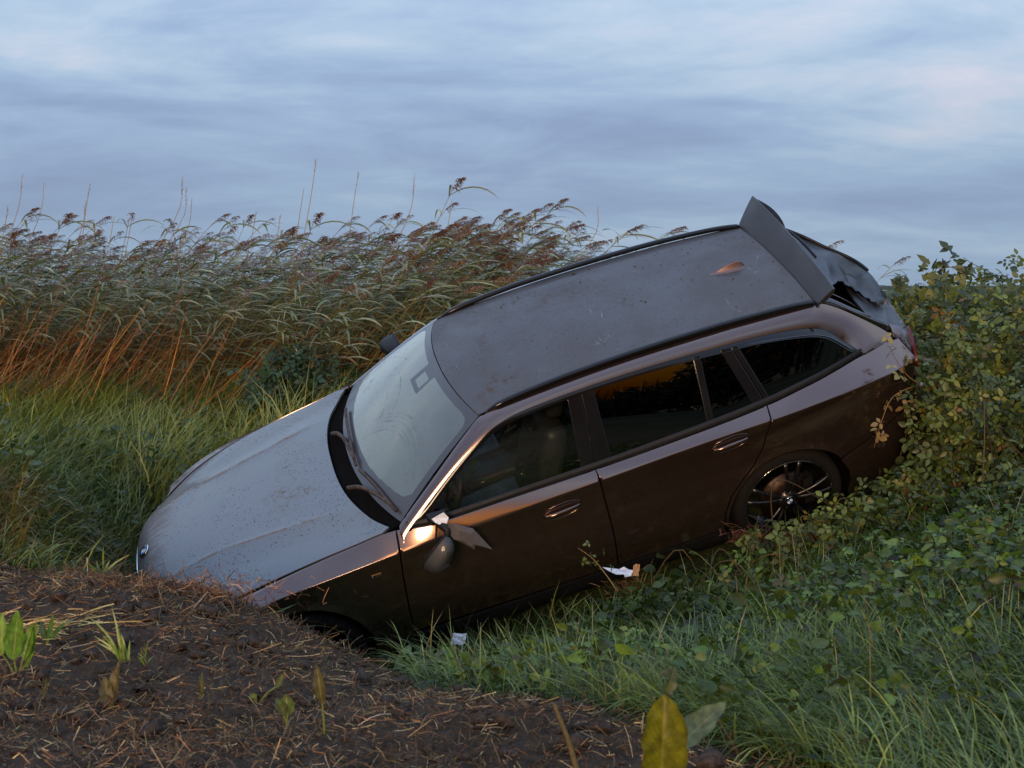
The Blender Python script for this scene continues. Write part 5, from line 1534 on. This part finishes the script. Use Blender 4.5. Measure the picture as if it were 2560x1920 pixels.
# ================================================================== BRAMBLES AND BUSHES
def bush(name, label, cat, lobes, n_leaf, size, pal, wts, tmpl, n_ind, stems=14, group=None, base=None, face=(0, -.75, .65), trans=0, under=None):
    """lobes: list of (x, y, z, rx, ry, rz). Leaves lie through a shell of each lobe; the front ones are objects of their own."""
    L = np.array(lobes, float); L[:, 2] += RISE*L[:, 1]; vol = (L[:, 3]*L[:, 4]*L[:, 5])**.66; pick = rng.choice(len(L), n_leaf, p=vol/vol.sum())
    d = rdir(n_leaf); rr = rng.random(n_leaf)**.40*(1+.22*rng.standard_normal(n_leaf)*.5)
    lump = 1+.30*fbm(d[:, 0]*3+pick*7.3, d[:, 2]*3+d[:, 1]*2, 83, 3)*1.5
    P = L[pick, :3]+d*L[pick, 3:]*(rr*lump)[:, None]
    g = height(P[:, 0], P[:, 1], False); P[:, 2] = np.maximum(P[:, 2], g+.02)
    pc = np.concatenate([P, np.ones((len(P), 1))], 1)@_ci.T
    ok = ~((pc[:, 0] > -.82) & (pc[:, 0] < 3.80) & (np.abs(pc[:, 1]) < .93) & (pc[:, 2] < 1.1))
    P = P[ok]; d = d[ok]; n = len(P)
    nr = unit(np.array(face)*.9+d*.6+.55*rng.standard_normal((n, 3)))
    fw = unit(d*.5+rdir(n)*.8+np.array([0, 0, -.35]))
    S = rng.uniform(size[0], size[1], n); C = palette(n, pal, wts, .22)
    C *= (1+.7*fbm(P[:, 0]*1.7+P[:, 1], P[:, 2]*1.7, 97, 3))[:, None]; C = np.clip(C, .004, .4)
    Rm = rotmats(fw, nr)
    root = empty(name, base if base is not None else (L[0, 0], L[0, 1], float(height(L[0, 0], L[0, 1], False))))
    tag(root, label, cat, group)
    b = np.array(root.location)
    depth = P[:, 1]+.15*rng.standard_normal(n)-.35*(P[:, 2]); u = 1280+3550*P[:, 0]/P[:, 1]
    sc = np.where((u < 2600) & (u > 0), depth, 1e3)
    front = np.argsort(sc)[:n_ind]
    m = np.zeros(n, bool); m[front] = True; m &= sc < 900
    if (~m).any():
        fo = link('foliage', joined('foliage', [scatter(tmpl, P[~m]-b, Rm[~m], S[~m], C[~m])], M['leaf']), root); fo['kind'] = 'stuff'
    # single leaves share a few meshes by colour
    key = name+cat
    pal_me = []
    for c in pal:
        for j in (.75, 1.0, 1.3):
            v, f = tmpl; pal_me.append(np_mesh('leaf', v, f, M['leaf'], True, None, np.tile(np.clip(np.array(c)*j, .004, .4), (len(v), 1))))
    for i in np.nonzero(m)[0]:
        o = link('leaf', pal_me[int(np.argmin([np.abs(C[i]-np.array(c)*j).sum() for c in pal for j in (.75, 1.0, 1.3)]))], root)
        mt = np.eye(4); mt[:3, :3] = Rm[i]*S[i]; mt[:3, 3] = P[i]-b; o.matrix_local = Matrix(mt.tolist())
    # arching canes
    for k in range(stems):
        l = L[rng.integers(len(L))]; dd = rdir(1, .1, .9)[0]
        end = l[:3]+dd*l[3:]*rng.uniform(.75, 1.02); s0 = np.array([l[0]+rng.normal(0, .3), l[1]+rng.normal(0, .3), 0]); s0[2] = float(height(s0[0], s0[1], False))
        mid = (s0+end)/2+np.array([0, 0, .18])+.12*rng.standard_normal(3)
        pth = crom([s0, mid, end], 12)-b
        v, f = tube(pth, np.linspace(.0055, .002, 12), 5)
        link('stem', np_mesh('stem', v, f, M['straw'], True, None, np.tile(np.array([(.050, .036, .018)])*rng.uniform(.5, 1.3), (len(v), 1))), root)
    return root
BR = [(.052, .072, .018), (.085, .110, .026), (.030, .044, .015), (.135, .125, .030), (.12, .068, .030)]
T5, T3, T1 = tri_template('oval', 5), tri_template('oval', 3), leaf_template('heart')
bush('bramble_bush', 'bramble thicket hanging over the tail of the car', 'bramble', [(2.50, 8.55, .55, .34, .30, .35), (2.62, 8.9, .82, .30, .30, .32), (2.75, 8.2, .30, .36, .30, .30), (2.45, 7.95, .10, .35, .25, .20), (2.34, 7.80, .50, .17, .15, .34), (2.50, 7.95, .66, .18, .18, .26), (2.24, 7.7, .10, .22, .18, .16), (2.44, 7.9, .84, .18, .16, .22)], 2500, (.035, .062), BR, [4, 3, 4, .7, .5], T3, 240, 16)
bush('bramble_bush', 'wide green bramble thicket at the right edge of the photo', 'bramble', [(3.20, 8.9, .70, .50, .45, .52), (3.05, 8.2, .38, .45, .40, .38), (3.55, 8.3, .60, .45, .40, .55), (3.4, 9.5, .95, .5, .4, .42), (2.85, 7.5, .18, .45, .35, .22)], 3400, (.034, .060), BR, [4, 4, 4, .6, .25], T3, 290, 20)
bush('sapling_bush', 'upright leafy shrub against the sky behind the car tail', 'shrub', [(2.88, 10.0, 1.06, .20, .20, .24), (3.12, 10.1, 1.18, .13, .14, .28), (2.98, 10.0, .72, .32, .26, .34), (3.22, 10.2, .86, .20, .2, .24), (2.72, 11.0, .55, .40, .30, .58)], 620, (.05, .085), [(.050, .070, .022), (.075, .085, .022), (.030, .045, .020), (.11, .10, .025)], [4, 2, 3, 1], tri_template('heart', 3), 200, 9)
bush('ivy_bush', 'dense small-leaved bush behind the brambles at the far right', 'shrub', [(3.9, 10.2, .92, .55, .45, .44), (3.6, 10.6, .80, .5, .4, .42), (4.3, 9.8, 1.0, .5, .4, .45), (4.1, 10.4, 1.15, .4, .35, .36)], 2400, (.035, .055), [(.045, .075, .024), (.070, .10, .030), (.028, .045, .02)], [3, 3, 2], T1, 120, 8)
bush('weed_patch', 'low leafy weeds growing up against the sill below the doors', 'weeds', [(.28, 6.75, -.80, .22, .16, .14), (.62, 6.95, -.66, .24, .16, .13), (.95, 7.05, -.52, .24, .15, .12), (.05, 6.45, -.74, .2, .16, .12)], 520, (.022, .045), BR, [4, 3, 3, .3, .1], T3, 120, 4)
bush('bramble_clump', 'dark bramble clump between reeds and meadow', 'bramble', [(-1.95, 11.6, .16, .36, .3, .24), (-1.6, 11.7, .20, .36, .3, .28), (-1.8, 11.9, .32, .3, .25, .24)], 900, (.05, .085), [(.022, .045, .022), (.030, .060, .028), (.045, .075, .030)], [4, 3, 1], T3, 60, 6)

bush('weed_patch', 'leafy weed patch climbing over the lower half of the rear wheel', 'weeds', [(1.55, 7.32, -.11, .36, .20, .18), (1.85, 7.50, -.02, .30, .20, .18), (2.12, 7.60, .06, .28, .20, .24), (1.20, 7.1, -.26, .30, .2, .12)], 900, (.030, .055), BR, [4, 4, 3, .4, .1], T3, 150, 6)
# hanging spray of withered bramble in front of the rear bumper
def spray(name, label, pts, leaves, size, pal, cat='bramble'):
    pts = np.array(pts); b = pts[0]; o = empty(name, tuple(b)); tag(o, label, cat)
    path = crom(pts, 18)-b; v, f = tube(path, np.linspace(.0035, .0014, 18), 5)
    link('stem', np_mesh('stem', v, f, M['straw'], True, None, np.tile(np.array([(.16, .10, .05)]), (len(v), 1))), o)
    for k in range(leaves):
        p = path[int(rng.integers(5, 18))]+rng.normal(0, .025, 3); fw = unit(rdir(1, -.9, .2)[0]); nr = unit(np.array([0, -1, .35])+.5*rng.standard_normal(3))
        c = np.array(pal[int(rng.integers(len(pal)))])*rng.uniform(.8, 1.25); vv_, ff_ = T3 if k % 3 else leaf_template('oval')
        lo = link('leaf', np_mesh('leaf', vv_, ff_, M['leaf'], True, None, np.tile(c, (len(vv_), 1))), o)
        mt = np.eye(4); mt[:3, :3] = rotmats(fw[None], nr[None])[0]*rng.uniform(*size); mt[:3, 3] = p; lo.matrix_local = Matrix(mt.tolist())
    return o
OL = [(.16, .13, .055), (.13, .11, .04), (.17, .10, .05), (.20, .18, .075)]
spray('withered_spray', 'withered tan bramble spray dangling before the rear bumper', [at(2300, 960, 8.0), at(2235, 990, 7.85), at(2205, 1050, 7.8), at(2185, 1120, 7.8)], 12, (.03, .05), [(.19, .13, .065), (.16, .10, .05), (.21, .17, .08)])
spray('bramble_shoot', 'olive bramble shoot reaching over the rear corner of the car', [at(2330, 980, 7.9), at(2270, 940, 7.75), at(2235, 890, 7.7), at(2215, 850, 7.7)], 9, (.04, .06), OL)
spray('bramble_shoot', 'thin weed shoot standing against the dark lower door', [at(1545, 1480, 6.9), at(1510, 1430, 6.95), at(1480, 1395, 7.0), at(1445, 1370, 7.0)], 10, (.018, .032), [(.05, .075, .03), (.07, .09, .035)], 'weed')
spray('bramble_shoot', 'leafy bramble shoot lying over the wheel at the sill end', [at(1990, 1400, 7.2), at(1940, 1385, 7.25), at(1890, 1400, 7.3), at(1850, 1440, 7.3)], 12, (.04, .06), [(.07, .12, .03), (.05, .085, .025)])

# ================================================================== SOIL DETAIL
def fibres(P0, L, w, d, bow, cols, seg=4):
    n = len(P0); sd = unit(np.cross(d, rdir(n))); up_ = unit(np.cross(d, sd)); V = np.zeros((n, 2*seg, 3))
    for i, t in enumerate(np.linspace(0, 1, seg)):
        c = P0+d*(L*t)[:, None]+up_*(bow*L*4*t*(1-t))[:, None]*.5
        V[:, 2*i] = c-sd*w[:, None]; V[:, 2*i+1] = c+sd*w[:, None]
    bq = (np.arange(n)*2*seg)[:, None]; Q = np.concatenate([bq+np.array([[2*i, 2*i+1, 2*i+3, 2*i+2]]) for i in range(seg-1)])
    return V.reshape(-1, 3), [Q], np.repeat(cols, 2*seg, 0)
def flat_dirs(n, tilt=.30, az=None):
    a = rng.uniform(0, 2*math.pi, n) if az is None else az; sl = rng.normal(.10, tilt, n)
    return np.stack([np.cos(a)*np.cos(sl), np.sin(a)*np.cos(sl), np.sin(sl)], 1)
def soil_pts(n):
    x = rng.uniform(-4.6, 2.4, n); y = 3.0+rng.random(n)**.8*4.6
    k = (rim_dist(x, y) > -.05) & (np.abs(x/y) < .62)
    return x[k], y[k]
x, y = soil_pts(150000); k = rng.random(len(x)) < np.clip(.60+1.7*fbm(x*1.8, y*1.8, 13, 3), .12, 1); x, y = x[k], y[k]; n = len(x)
P0 = np.stack([x, y, height(x, y)+.001+.016*rng.random(n)], 1)
tone = np.clip(.9+1.3*fbm(x*1.4, y*1.4, 19, 3), .5, 1.6)[:, None]
f1 = fibres(P0, rng.gamma(2.0, .016, n)+.007, rng.uniform(.0005, .0016, n), flat_dirs(n, .5), rng.normal(0, .45, n), palette(n, [(.085, .056, .040), (.12, .079, .055), (.045, .033, .025), (.14, .076, .048), (.28, .20, .125)], [4, 3, 3, 2, 1], .25)*tone)
x, y = soil_pts(12000); n = len(x)
P0 = np.stack([x, y, height(x, y)+.004+.014*rng.random(n)], 1)
f2 = fibres(P0, rng.gamma(2.0, .022, n)+.012, rng.uniform(.0007, .0019, n), flat_dirs(n, .25), rng.normal(0, .22, n), palette(n, [(.26, .18, .115), (.38, .29, .19), (.17, .11, .07), (.20, .095, .055)], [3, 1.6, 3, 2], .25))
# pale straw heap at the left
g_ = np.array([-1.88, 5.5]); n = 120
x = g_[0]+rng.normal(0, .13, n); y = g_[1]+rng.normal(0, .09, n)
f3 = fibres(np.stack([x, y, height(x, y)+.006+.03*rng.random(n)], 1), rng.uniform(.05, .16, n), rng.uniform(.0012, .0028, n), flat_dirs(n, .15, rng.normal(0, .6, n)), rng.normal(0, .2, n), palette(n, [(.42, .30, .15), (.30, .19, .09), (.20, .12, .06)], [2, 2, 1]))
tag(link('straw_litter', joined('straw_litter', [f1, f2, f3], M['straw'])), 'straw, roots and chopped stems strewn over the bare soil', 'straw', kind='stuff')
# clods of earth
ic = bmesh.new(); bmesh.ops.create_icosphere(ic, subdivisions=2, radius=1.0)
cv = np.array([v.co[:] for v in ic.verts]); cf = [tuple(v.index for v in f.verts) for f in ic.faces]; ic.free()
n = 2600; x = rng.uniform(-3.4, 2.0, n); y = 3.7+rng.random(n)*3.8
k = (rim_dist(x, y) > -.02) & (np.abs(x/y) < .42); x, y = x[k], y[k]; n = len(x); z = height(x, y)
S = np.minimum(rng.gamma(1.5, .0050, n)+.003, .020); S[:110] = rng.uniform(.018, .045, 110); CV = []; CF = []; CC = []
for i in range(n):
    h = 1+1.4*fbm(cv[:, 0]*1.9+i*3.1, cv[:, 1]*1.9+cv[:, 2]*1.5, int(i % 50), 4, .75)*2
    CV.append(cv*h[:, None]*S[i]*np.array([1, 1, .7])+np.array([x[i], y[i], z[i]+S[i]*.2])); CF.append(np.array(cf)+i*len(cv))
def soil_mat():
    m = NT('clod_earth'); a = m.noise(60, 4, .7)
    return m.done(m.bsdf(Base_Color=m.mix(m.rng(a, .3, .7), (.030, .021, .016), (.085, .058, .042)), Roughness=.95, Specular_IOR_Level=.15))
tag(link('earth_clods', np_mesh('earth_clods', np.concatenate(CV), [np.concatenate(CF)], soil_mat(), True)), 'crumbled clods of dark earth on the bare soil', 'clods', kind='stuff')
# fibrous clumps of torn roots on the rim and beside the car
def clump(name, label, c, r, n, cols, cat='roots'):
    c = np.array(c); P = c+rng.normal(0, 1, (n, 3))*np.array(r); P[:, 2] = np.maximum(P[:, 2], height(P[:, 0], P[:, 1])+.0)
    v = fibres(P-c+np.array([0, 0, .01])*rng.random((n, 1)), rng.uniform(.025, .085, n), rng.uniform(.0006, .0018, n), flat_dirs(n, .45), rng.normal(0, .6, n), palette(n, cols, [1]*len(cols), .25), 5)
    o = link(name, joined(name, [v], M['straw'])); o.location = tuple(c); return tag(o, label, cat, kind='stuff')
RD = [(.075, .030, .022), (.11, .045, .030), (.05, .026, .02)]
RB = [(.13, .055, .035), (.19, .085, .05), (.09, .045, .03), (.28, .17, .10)]
def gpt(px_, py_):
    """ground point at a photo pixel"""
    lo, hi = 3.0, 20.0
    for d in np.arange(3.2, 20, .02):
        p = at(px_, py_, d)
        if p[2] <= float(height(np.array(p[0]), np.array(p[1]))): return p
    return at(px_, py_, 10)
p = gpt(460, 1480); clump('torn_roots', 'reddish torn root mat on the soil rim below the hood', p, (.22, .10, .035), 900, RB)
p = gpt(700, 1545); clump('torn_roots', 'root fibres on the soil edge beside the front fender', p, (.16, .10, .03), 500, RB)
p = gpt(1590, 1500); clump('torn_roots', 'tan patch of dead roots on the bank below the doors', p+np.array([0, 0, .05]), (.09, .10, .04), 500, [(.16, .085, .04), (.22, .13, .06), (.11, .06, .03)])
p = at(1880, 1345, 7.45); clump('torn_roots', 'rusty root tuft wedged against the front of the rear wheel', p, (.06, .05, .022), 300, RD)
p = at(1990, 1345, 7.4); clump('torn_roots', 'rusty root tuft under the middle of the rear wheel', p, (.045, .04, .018), 150, RD)

# ================================================================== DOCK PLANTS AND TUFTS ON THE SOIL
dock_v, dock_f = leaf_template('long')
def big_leaf(name, parent, base, tip, width, colr, side_hint, bendz=0.0, wave=.06, mat=None, seed=0, shape=None):
    """broad leaf from base to tip, facing side_hint, with raised ribs and waved edge"""
    base = np.array(base, float); tip = np.array(tip, float); L = np.linalg.norm(tip-base); fw = (tip-base)/L
    nr = np.array(side_hint, float); nr = unit(nr-fw*nr.dot(fw)); sd = np.cross(nr, fw)
    nt_, ns_ = 48, 21; t = np.linspace(0, 1, nt_); s = np.linspace(-1, 1, ns_)
    wd = width*.5*(np.sin(np.clip(t, 0, 1)**.85*math.pi)**.75)*(1-.15*t) if shape is None else width*.5*np.interp(t, shape[0], shape[1])
    V = []
    for i in range(nt_):
        for q_ in s:
            rib = .010*math.cos(12*math.pi*(t[i]-.18*abs(q_)))*abs(q_)*(1-abs(q_))*4*width*4
            V.append(base+fw*L*t[i]+sd*q_*wd[i]*(1+wave*math.sin(t[i]*21+seed+q_))+nr*(bendz*4*t[i]*(1-t[i])+abs(q_)**1.5*wd[i]*.55+rib*.25+wave*.18*width*math.sin(t[i]*17+seed)*abs(q_)))
    V = np.array(V); idx = np.arange(nt_*ns_).reshape(nt_, ns_)
    q = np.stack([idx[:-1, :-1], idx[1:, :-1], idx[1:, 1:], idx[:-1, 1:]], -1).reshape(-1, 4)
    c = np.tile(np.array(colr), (len(V), 1)); mid = np.tile(np.abs(s) < .2, nt_)
    c = c*(1+.9*fbm(V[:, 0]*45+seed, V[:, 2]*45+seed, 5, 3)[:, None])
    tg_, sg_ = np.repeat(t, ns_), np.tile(np.abs(s), nt_)
    vein = np.exp(-((np.mod(tg_-.35*sg_, .085)-.0425)/.010)**2)*(sg_ < .85); c = c*(1+.30*vein[:, None])
    edge = np.clip((sg_-.78)/.22, 0, 1)*np.clip(.5+2*fbm(tg_*6+seed, sg_*3, 7, 2), 0, 1); c = c*(1-.6*edge[:, None])+np.array([.03, .018, .004])*edge[:, None]
    mid = sg_ < .06; c[mid] = c[mid]*.9+np.array([.06, .05, .012])
    c2 = np.clip(c, .003, .8)
    return link(name, np_mesh(name, V, q, mat or M['dock'], True, None, c2), parent)
M['dock'] = leaf_mat('dock_leaf', .38, .42, 35, .4)
def stalk(parent, pts, r, colr, nm='stem'):
    v, f = tube(crom(pts, 12), np.linspace(r, r*.6, 12), 6)
    return link(nm, np_mesh(nm, v, f, M['straw'], True, None, np.tile(np.array(colr), (len(v), 1))), parent)

d0 = 3.55
b = at(1655, 2010, d0); pl1 = empty('dock_plant', (0, 0, 0)); tag(pl1, 'dock plant with one big yellow leaf at the bottom of the photo', 'dock plant')
gl = float(height(np.array(b[0]), np.array(b[1])))
o = big_leaf('leaf', pl1, at(1652, 1975, d0), at(1660, 1735, d0), .118, (.105, .098, .006), (.05, -1, .25), .012, .05, seed=1, shape=([0, .12, .3, .55, .78, .92, 1], [.25, .62, .95, 1.0, .86, .48, .03])); o['label'] = 'big upright yellow leaf'
o = big_leaf('leaf', pl1, at(1668, 1890, d0+.1), at(1815, 1755, d0+.25), .080, (.085, .105, .055), (-.2, -.8, .6), .0, .10, seed=3); o['label'] = 'pale grey-green leaf'
o = big_leaf('leaf', pl1, at(1650, 1755, d0+.05), at(1685, 1665, d0+.08), .035, (.055, .065, .025), (.5, -.8, .2), .01, .12, seed=5); o['label'] = 'small curled dark leaf'
stalk(pl1, [np.array([b[0], b[1], gl]), at(1655, 1990, d0), at(1652, 1960, d0)], .006, (.10, .09, .03))

def dock(label, base_px, leaves, dscale=1.0):
    g = gpt(*base_px); o = empty('dock_plant', tuple(g)); tag(o, label, 'dock plant')
    for (bx_, by_, tx, ty, w, c, sh_) in leaves:
        B = at(bx_, by_, g[1])-g; T = at(tx, ty, g[1]+.02)-g
        big_leaf('leaf', o, B, T, w, c, sh_, rng.uniform(-.01, .015), .08, seed=rng.random()*9)
        stalk(o, [np.array([0, 0, -.02]), B*.5+np.array([0, 0, .005]), B+(T-B)*.12], .0045, (.10, .12, .035))
    return o
GRN = (.085, .16, .022); LG = (.12, .20, .035); DK = (.045, .055, .022); BRN = (.075, .060, .026)
dock('bright green dock plant at the left edge on the soil', (45, 1690), [(32, 1650, 45, 1525, .075, GRN, (.1, -1, .3)), (60, 1650, 80, 1560, .055, LG, (-.3, -1, .3)), (0, 1640, 2, 1530, .06, LG, (.4, -1, .2)), (66, 1670, 92, 1550, .030, GRN, (.2, -1, .4))])
dock('small dock seedling with narrow leaves near the left straw patch', (118, 1610), [(118, 1600, 132, 1535, .022, LG, (0, -1, .3)), (124, 1600, 165, 1555, .020, GRN, (-.2, -1, .6)), (115, 1600, 102, 1555, .028, (.05, .085, .03), (.2, -1, .4))])
dock('lone dull dock leaf with a thick green rib in the left foreground', (285, 1775), [(282, 1772, 300, 1650, .050, BRN, (-.5, -1, .3)), (275, 1772, 262, 1690, .060, (.085, .075, .045), (-.2, -.8, .6))])
dock('brown spoon-shaped dock leaf standing in the soil', (812, 1840), [(806, 1760, 792, 1662, .042, (.065, .055, .020), (0, -1, .2))])
dock('short dock plant with a crumpled green top', (718, 1830), [(718, 1790, 715, 1735, .060, (.075, .095, .028), (0, -1, .5)), (712, 1790, 690, 1745, .035, (.06, .075, .025), (.3, -1, .3))])
dock('tiny brown-green seedling left of the middle of the soil', (502, 1745), [(502, 1740, 505, 1680, .022, (.065, .060, .022), (.2, -1, .2))])
dock('thin dark seedling at the far left foreground', (108, 1755), [(108, 1750, 116, 1690, .016, DK, (.3, -1, .2))])
dock('yellowish seedling with a reddish stem on the soil', (640, 1760), [(640, 1755, 628, 1735, .030, (.11, .12, .02), (0, -1, .6)), (690, 1720, 708, 1685, .026, (.075, .085, .025), (.2, -1, .3))])
def tuft(label, base_px, blades_px, colr, wd=.007):
    g = gpt(*base_px); o = empty('grass_tuft', tuple(g)); tag(o, label, 'grass tuft')
    for tx, ty in blades_px:
        T = at(tx, ty, g[1]+rng.uniform(-.06, .06))-g; P0 = np.array([rng.normal(0, .008), rng.normal(0, .008), -.01])
        mid = P0+(T-P0)*.55+np.array([-.1*(T[0]), 0, .03*np.linalg.norm(T)])
        c = crom([P0, mid, T], 8); s_ = unit(np.cross(T, np.array([0, -1.0, .2])))
        ww = wd*.5*np.array([.6, .9, 1, 1, .9, .7, .4, .05])[:, None]
        V = np.concatenate([c-s_*ww, c+s_*ww]); F = [(i, i+1, 9+i, 8+i) for i in range(7)]
        link('blade', np_mesh('blade', V, F, M['blade'], True, None, np.tile(np.array(colr)*rng.uniform(.8, 1.2), (16, 1))), o)
    return o
tuft('green grass tuft growing from the soil at the left', (312, 1655), [(215, 1535), (235, 1590), (280, 1520), (292, 1560), (325, 1600), (255, 1585), (303, 1585), (240, 1605), (318, 1630), (296, 1610)], (.11, .17, .035), .009)
tuft('tiny grass tuft right of the green tuft', (362, 1660), [(345, 1632), (352, 1618), (372, 1600), (384, 1640), (368, 1610), (343, 1640)], (.10, .16, .04), .006)
tuft('lime green shoots at the back left edge of the soil', (95, 1410), [(45, 1310), (60, 1335), (80, 1330), (100, 1340), (120, 1350), (140, 1365), (165, 1380), (90, 1360), (70, 1365), (150, 1400), (110, 1380)], (.15, .20, .035), .014)
tuft('grass shoots on the soil rim left of the car nose', (255, 1440), [(258, 1365), (215, 1405), (240, 1400), (325, 1385), (275, 1400), (230, 1425)], (.11, .16, .035), .010)
# brown dead stalks
def deadstalk(label, p0, p1, p2, d, r=.006, colr=(.085, .06, .035)):
    o = empty('dead_stalk', tuple(at(*p0, d))); tag(o, label, 'stalk'); b = at(*p0, d)
    stalk(o, [np.zeros(3), at(*p1, d)-b, at(*p2, d)-b], r, colr); return o
deadstalk('brown dead stalk leaning in the bottom foreground', (1445, 1935), (1420, 1850), (1385, 1760), 3.9, .009, (.085, .065, .035))
deadstalk('dark broken twig standing on the soil below the fender', (845, 1633), (848, 1615), (852, 1598), 5.85, .006, (.03, .02, .016))
deadstalk('long tan straw lying on the soil edge', (680, 1575), (745, 1605), (812, 1635), 5.95, .0035, (.25, .18, .11))

# ================================================================== LITTER
def crumple(name, label, c, size, colr, seed, cat, rx=0, thick=.002):
    u, v = np.meshgrid(np.linspace(-1, 1, 13), np.linspace(-1, 1, 11), indexing='ij'); u = u.ravel(); v = v.ravel()
    e = 1+.18*fbm(u*1.5+seed, v*1.5, seed, 2)*2
    P = np.stack([u*size[0]*e+.2*size[0]*v, .25*size[0]*fbm(u*2.2+seed, v*2.2, seed+4, 3)*3, v*size[1]*e+.06*size[1]*np.sin(u*4+seed)], 1)
    idx = np.arange(143).reshape(13, 11); q = np.stack([idx[:-1, :-1], idx[1:, :-1], idx[1:, 1:], idx[:-1, 1:]], -1).reshape(-1, 4)
    o = link(name, np_mesh(name, np.vstack([P, P+np.array([0, thick, 0])]), [q, q[:, ::-1]+143], simple(name+'_mat', colr, .7, var=.06), False)); o.location = tuple(c); o.rotation_euler = (rx, 0, 0)
    return tag(o, label, cat)
crumple('paper_scrap', 'crumpled white paper scrap lying beside the sill', at(1147, 1597, 7.35), (.036, .030), (.55, .56, .59), 3, 'paper', -.5)
pts = np.array([at(1506, 1418, 7.2), at(1548, 1423, 7.2), at(1560, 1417, 7.2), at(1572, 1424, 7.19), at(1583, 1426, 7.17), at(1578, 1440, 7.15), at(1562, 1443, 7.15), at(1560, 1436, 7.16), at(1540, 1436, 7.16), at(1523, 1428, 7.18)])
b = pts.mean(0); Vp = np.vstack([pts-b, pts-b+np.array([0, .004, 0])]); k = len(pts)
sh_ = link('plastic_shard', np_mesh('plastic_shard', Vp, [tuple(range(k)), tuple(range(2*k-1, k-1, -1))]+[(i, k+i, k+(i+1) % k, (i+1) % k) for i in range(k)], simple('scuffed_white_plastic', (.55, .55, .56), .5, var=.25, scale=30), False)); sh_.location = tuple(b)
tag(sh_, 'pointed white plastic shard under the door seam', 'shard')
crumple('orange_fragment', 'small orange-brown fragment beside the white shard', at(1590, 1425, 7.17), (.016, .028), (.42, .22, .09), 8, 'fragment', -.2)
for px_, py_, lb in ((1835, 1405, 'yellow fallen leaf on the bank under the rear wheel'), (1838, 1503, 'small yellow flower on the bank below the rear door'), (2140, 1555, 'yellow leaf on the right bank'), (2150, 1215, 'orange leaf at the rear bumper')):
    g = gpt(px_, py_); o = empty('yellow_leaf', tuple(at(px_, py_, max(g[1]-.25, 4)))); tag(o, lb, 'leaf')
    big_leaf('blade', o, (-.012, 0, -.012), (.014, 0, .016), .026, (.42, .33, .05) if 'orange' not in lb else (.45, .20, .02), (0, -1, .4), seed=px_)
# leaf litter stuck on the roof and two on the hood
n = 420; xr = rng.uniform(1.45, 3.24, n); yr = rng.uniform(-.50, .50, n); kk = rng.random(n) < np.clip(.25+.9*(yr+.1)+.3*(xr-2), .12, 1); xr, yr = xr[kk], yr[kk]; n = len(xr)
P = rooff(xr, yr)+np.array([0, 0, .003]); a = rng.uniform(0, 6.28, n)
fw = np.stack([np.cos(a), np.sin(a), 0*a], 1); LL = rng.gamma(1.5, .0038, n)+.0035
ll = scatter(leaf_template('tiny'), P, rotmats(fw, np.tile([0, 0, 1.0], (n, 1))+.25*rng.standard_normal((n, 3))), LL, palette(n, [(.040, .030, .022), (.06, .042, .028), (.12, .10, .06), (.03, .024, .02)], [4, 3, 1, 3]))
ro = link('roof_litter', joined('roof_litter', [ll], M['straw'])); ro.matrix_world = car.matrix_world.copy(); tag(ro, 'dead leaf bits and twigs scattered on the dusty car roof', 'litter', kind='stuff')

# ================================================================== WOOD BEHIND THE CAMERA (mirrored in the side windows)
n = 0; TP = []; TV = []
for k in range(46):
    X = 3.0+.85*k+rng.normal(0, .15); Y = -34+rng.normal(0, 1.2)
    Hh_ = float(np.interp(X, [3, 11.6, 12.6, 13.3, 15.1, 16.4, 17.3, 45], [6.5, 6.0, 2.3, 2.2, 3.5, 4.4, 8.5, 9.5]))*rng.uniform(.93, 1.06)
    m_ = int(220+40*Hh_); d = rdir(m_); rr = rng.random(m_)**.33
    TP.append(np.array([X, Y, Hh_*.48])+d*rr[:, None]*np.array([.85, .9, Hh_*.50])*(1+.10*fbm(d[:, 0]*2+k*5, d[:, 2]*2, 9, 3))[:, None])
P = np.concatenate(TP); n = len(P)
lw = scatter(leaf_template('tiny'), P, rotmats(rdir(n), rdir(n)), rng.uniform(.35, .6, n), palette(n, [(.012, .016, .008), (.018, .022, .010)], [1, 1]))
nb2 = 60; xb = rng.uniform(11.5, 17, nb2); hb = np.interp(xb, [12.6, 13.3, 15.1, 16.4, 17], [2.0, 2.0, 3.2, 4.0, 5])
tr_ = [lw, blades(np.stack([xb, np.full(nb2, -33.0), hb-.4], 1), rng.uniform(.9, 2.2, nb2), .09, rng.uniform(0, 6.28, nb2), rng.uniform(-.9, .9, nb2), palette(nb2, [(.012, .012, .010)], [1]), 4)]
tag(link('distant_wood', joined('distant_wood', tr_, M['leaf'])), 'dark row of trees mirrored in the side windows', 'wood', kind='stuff')
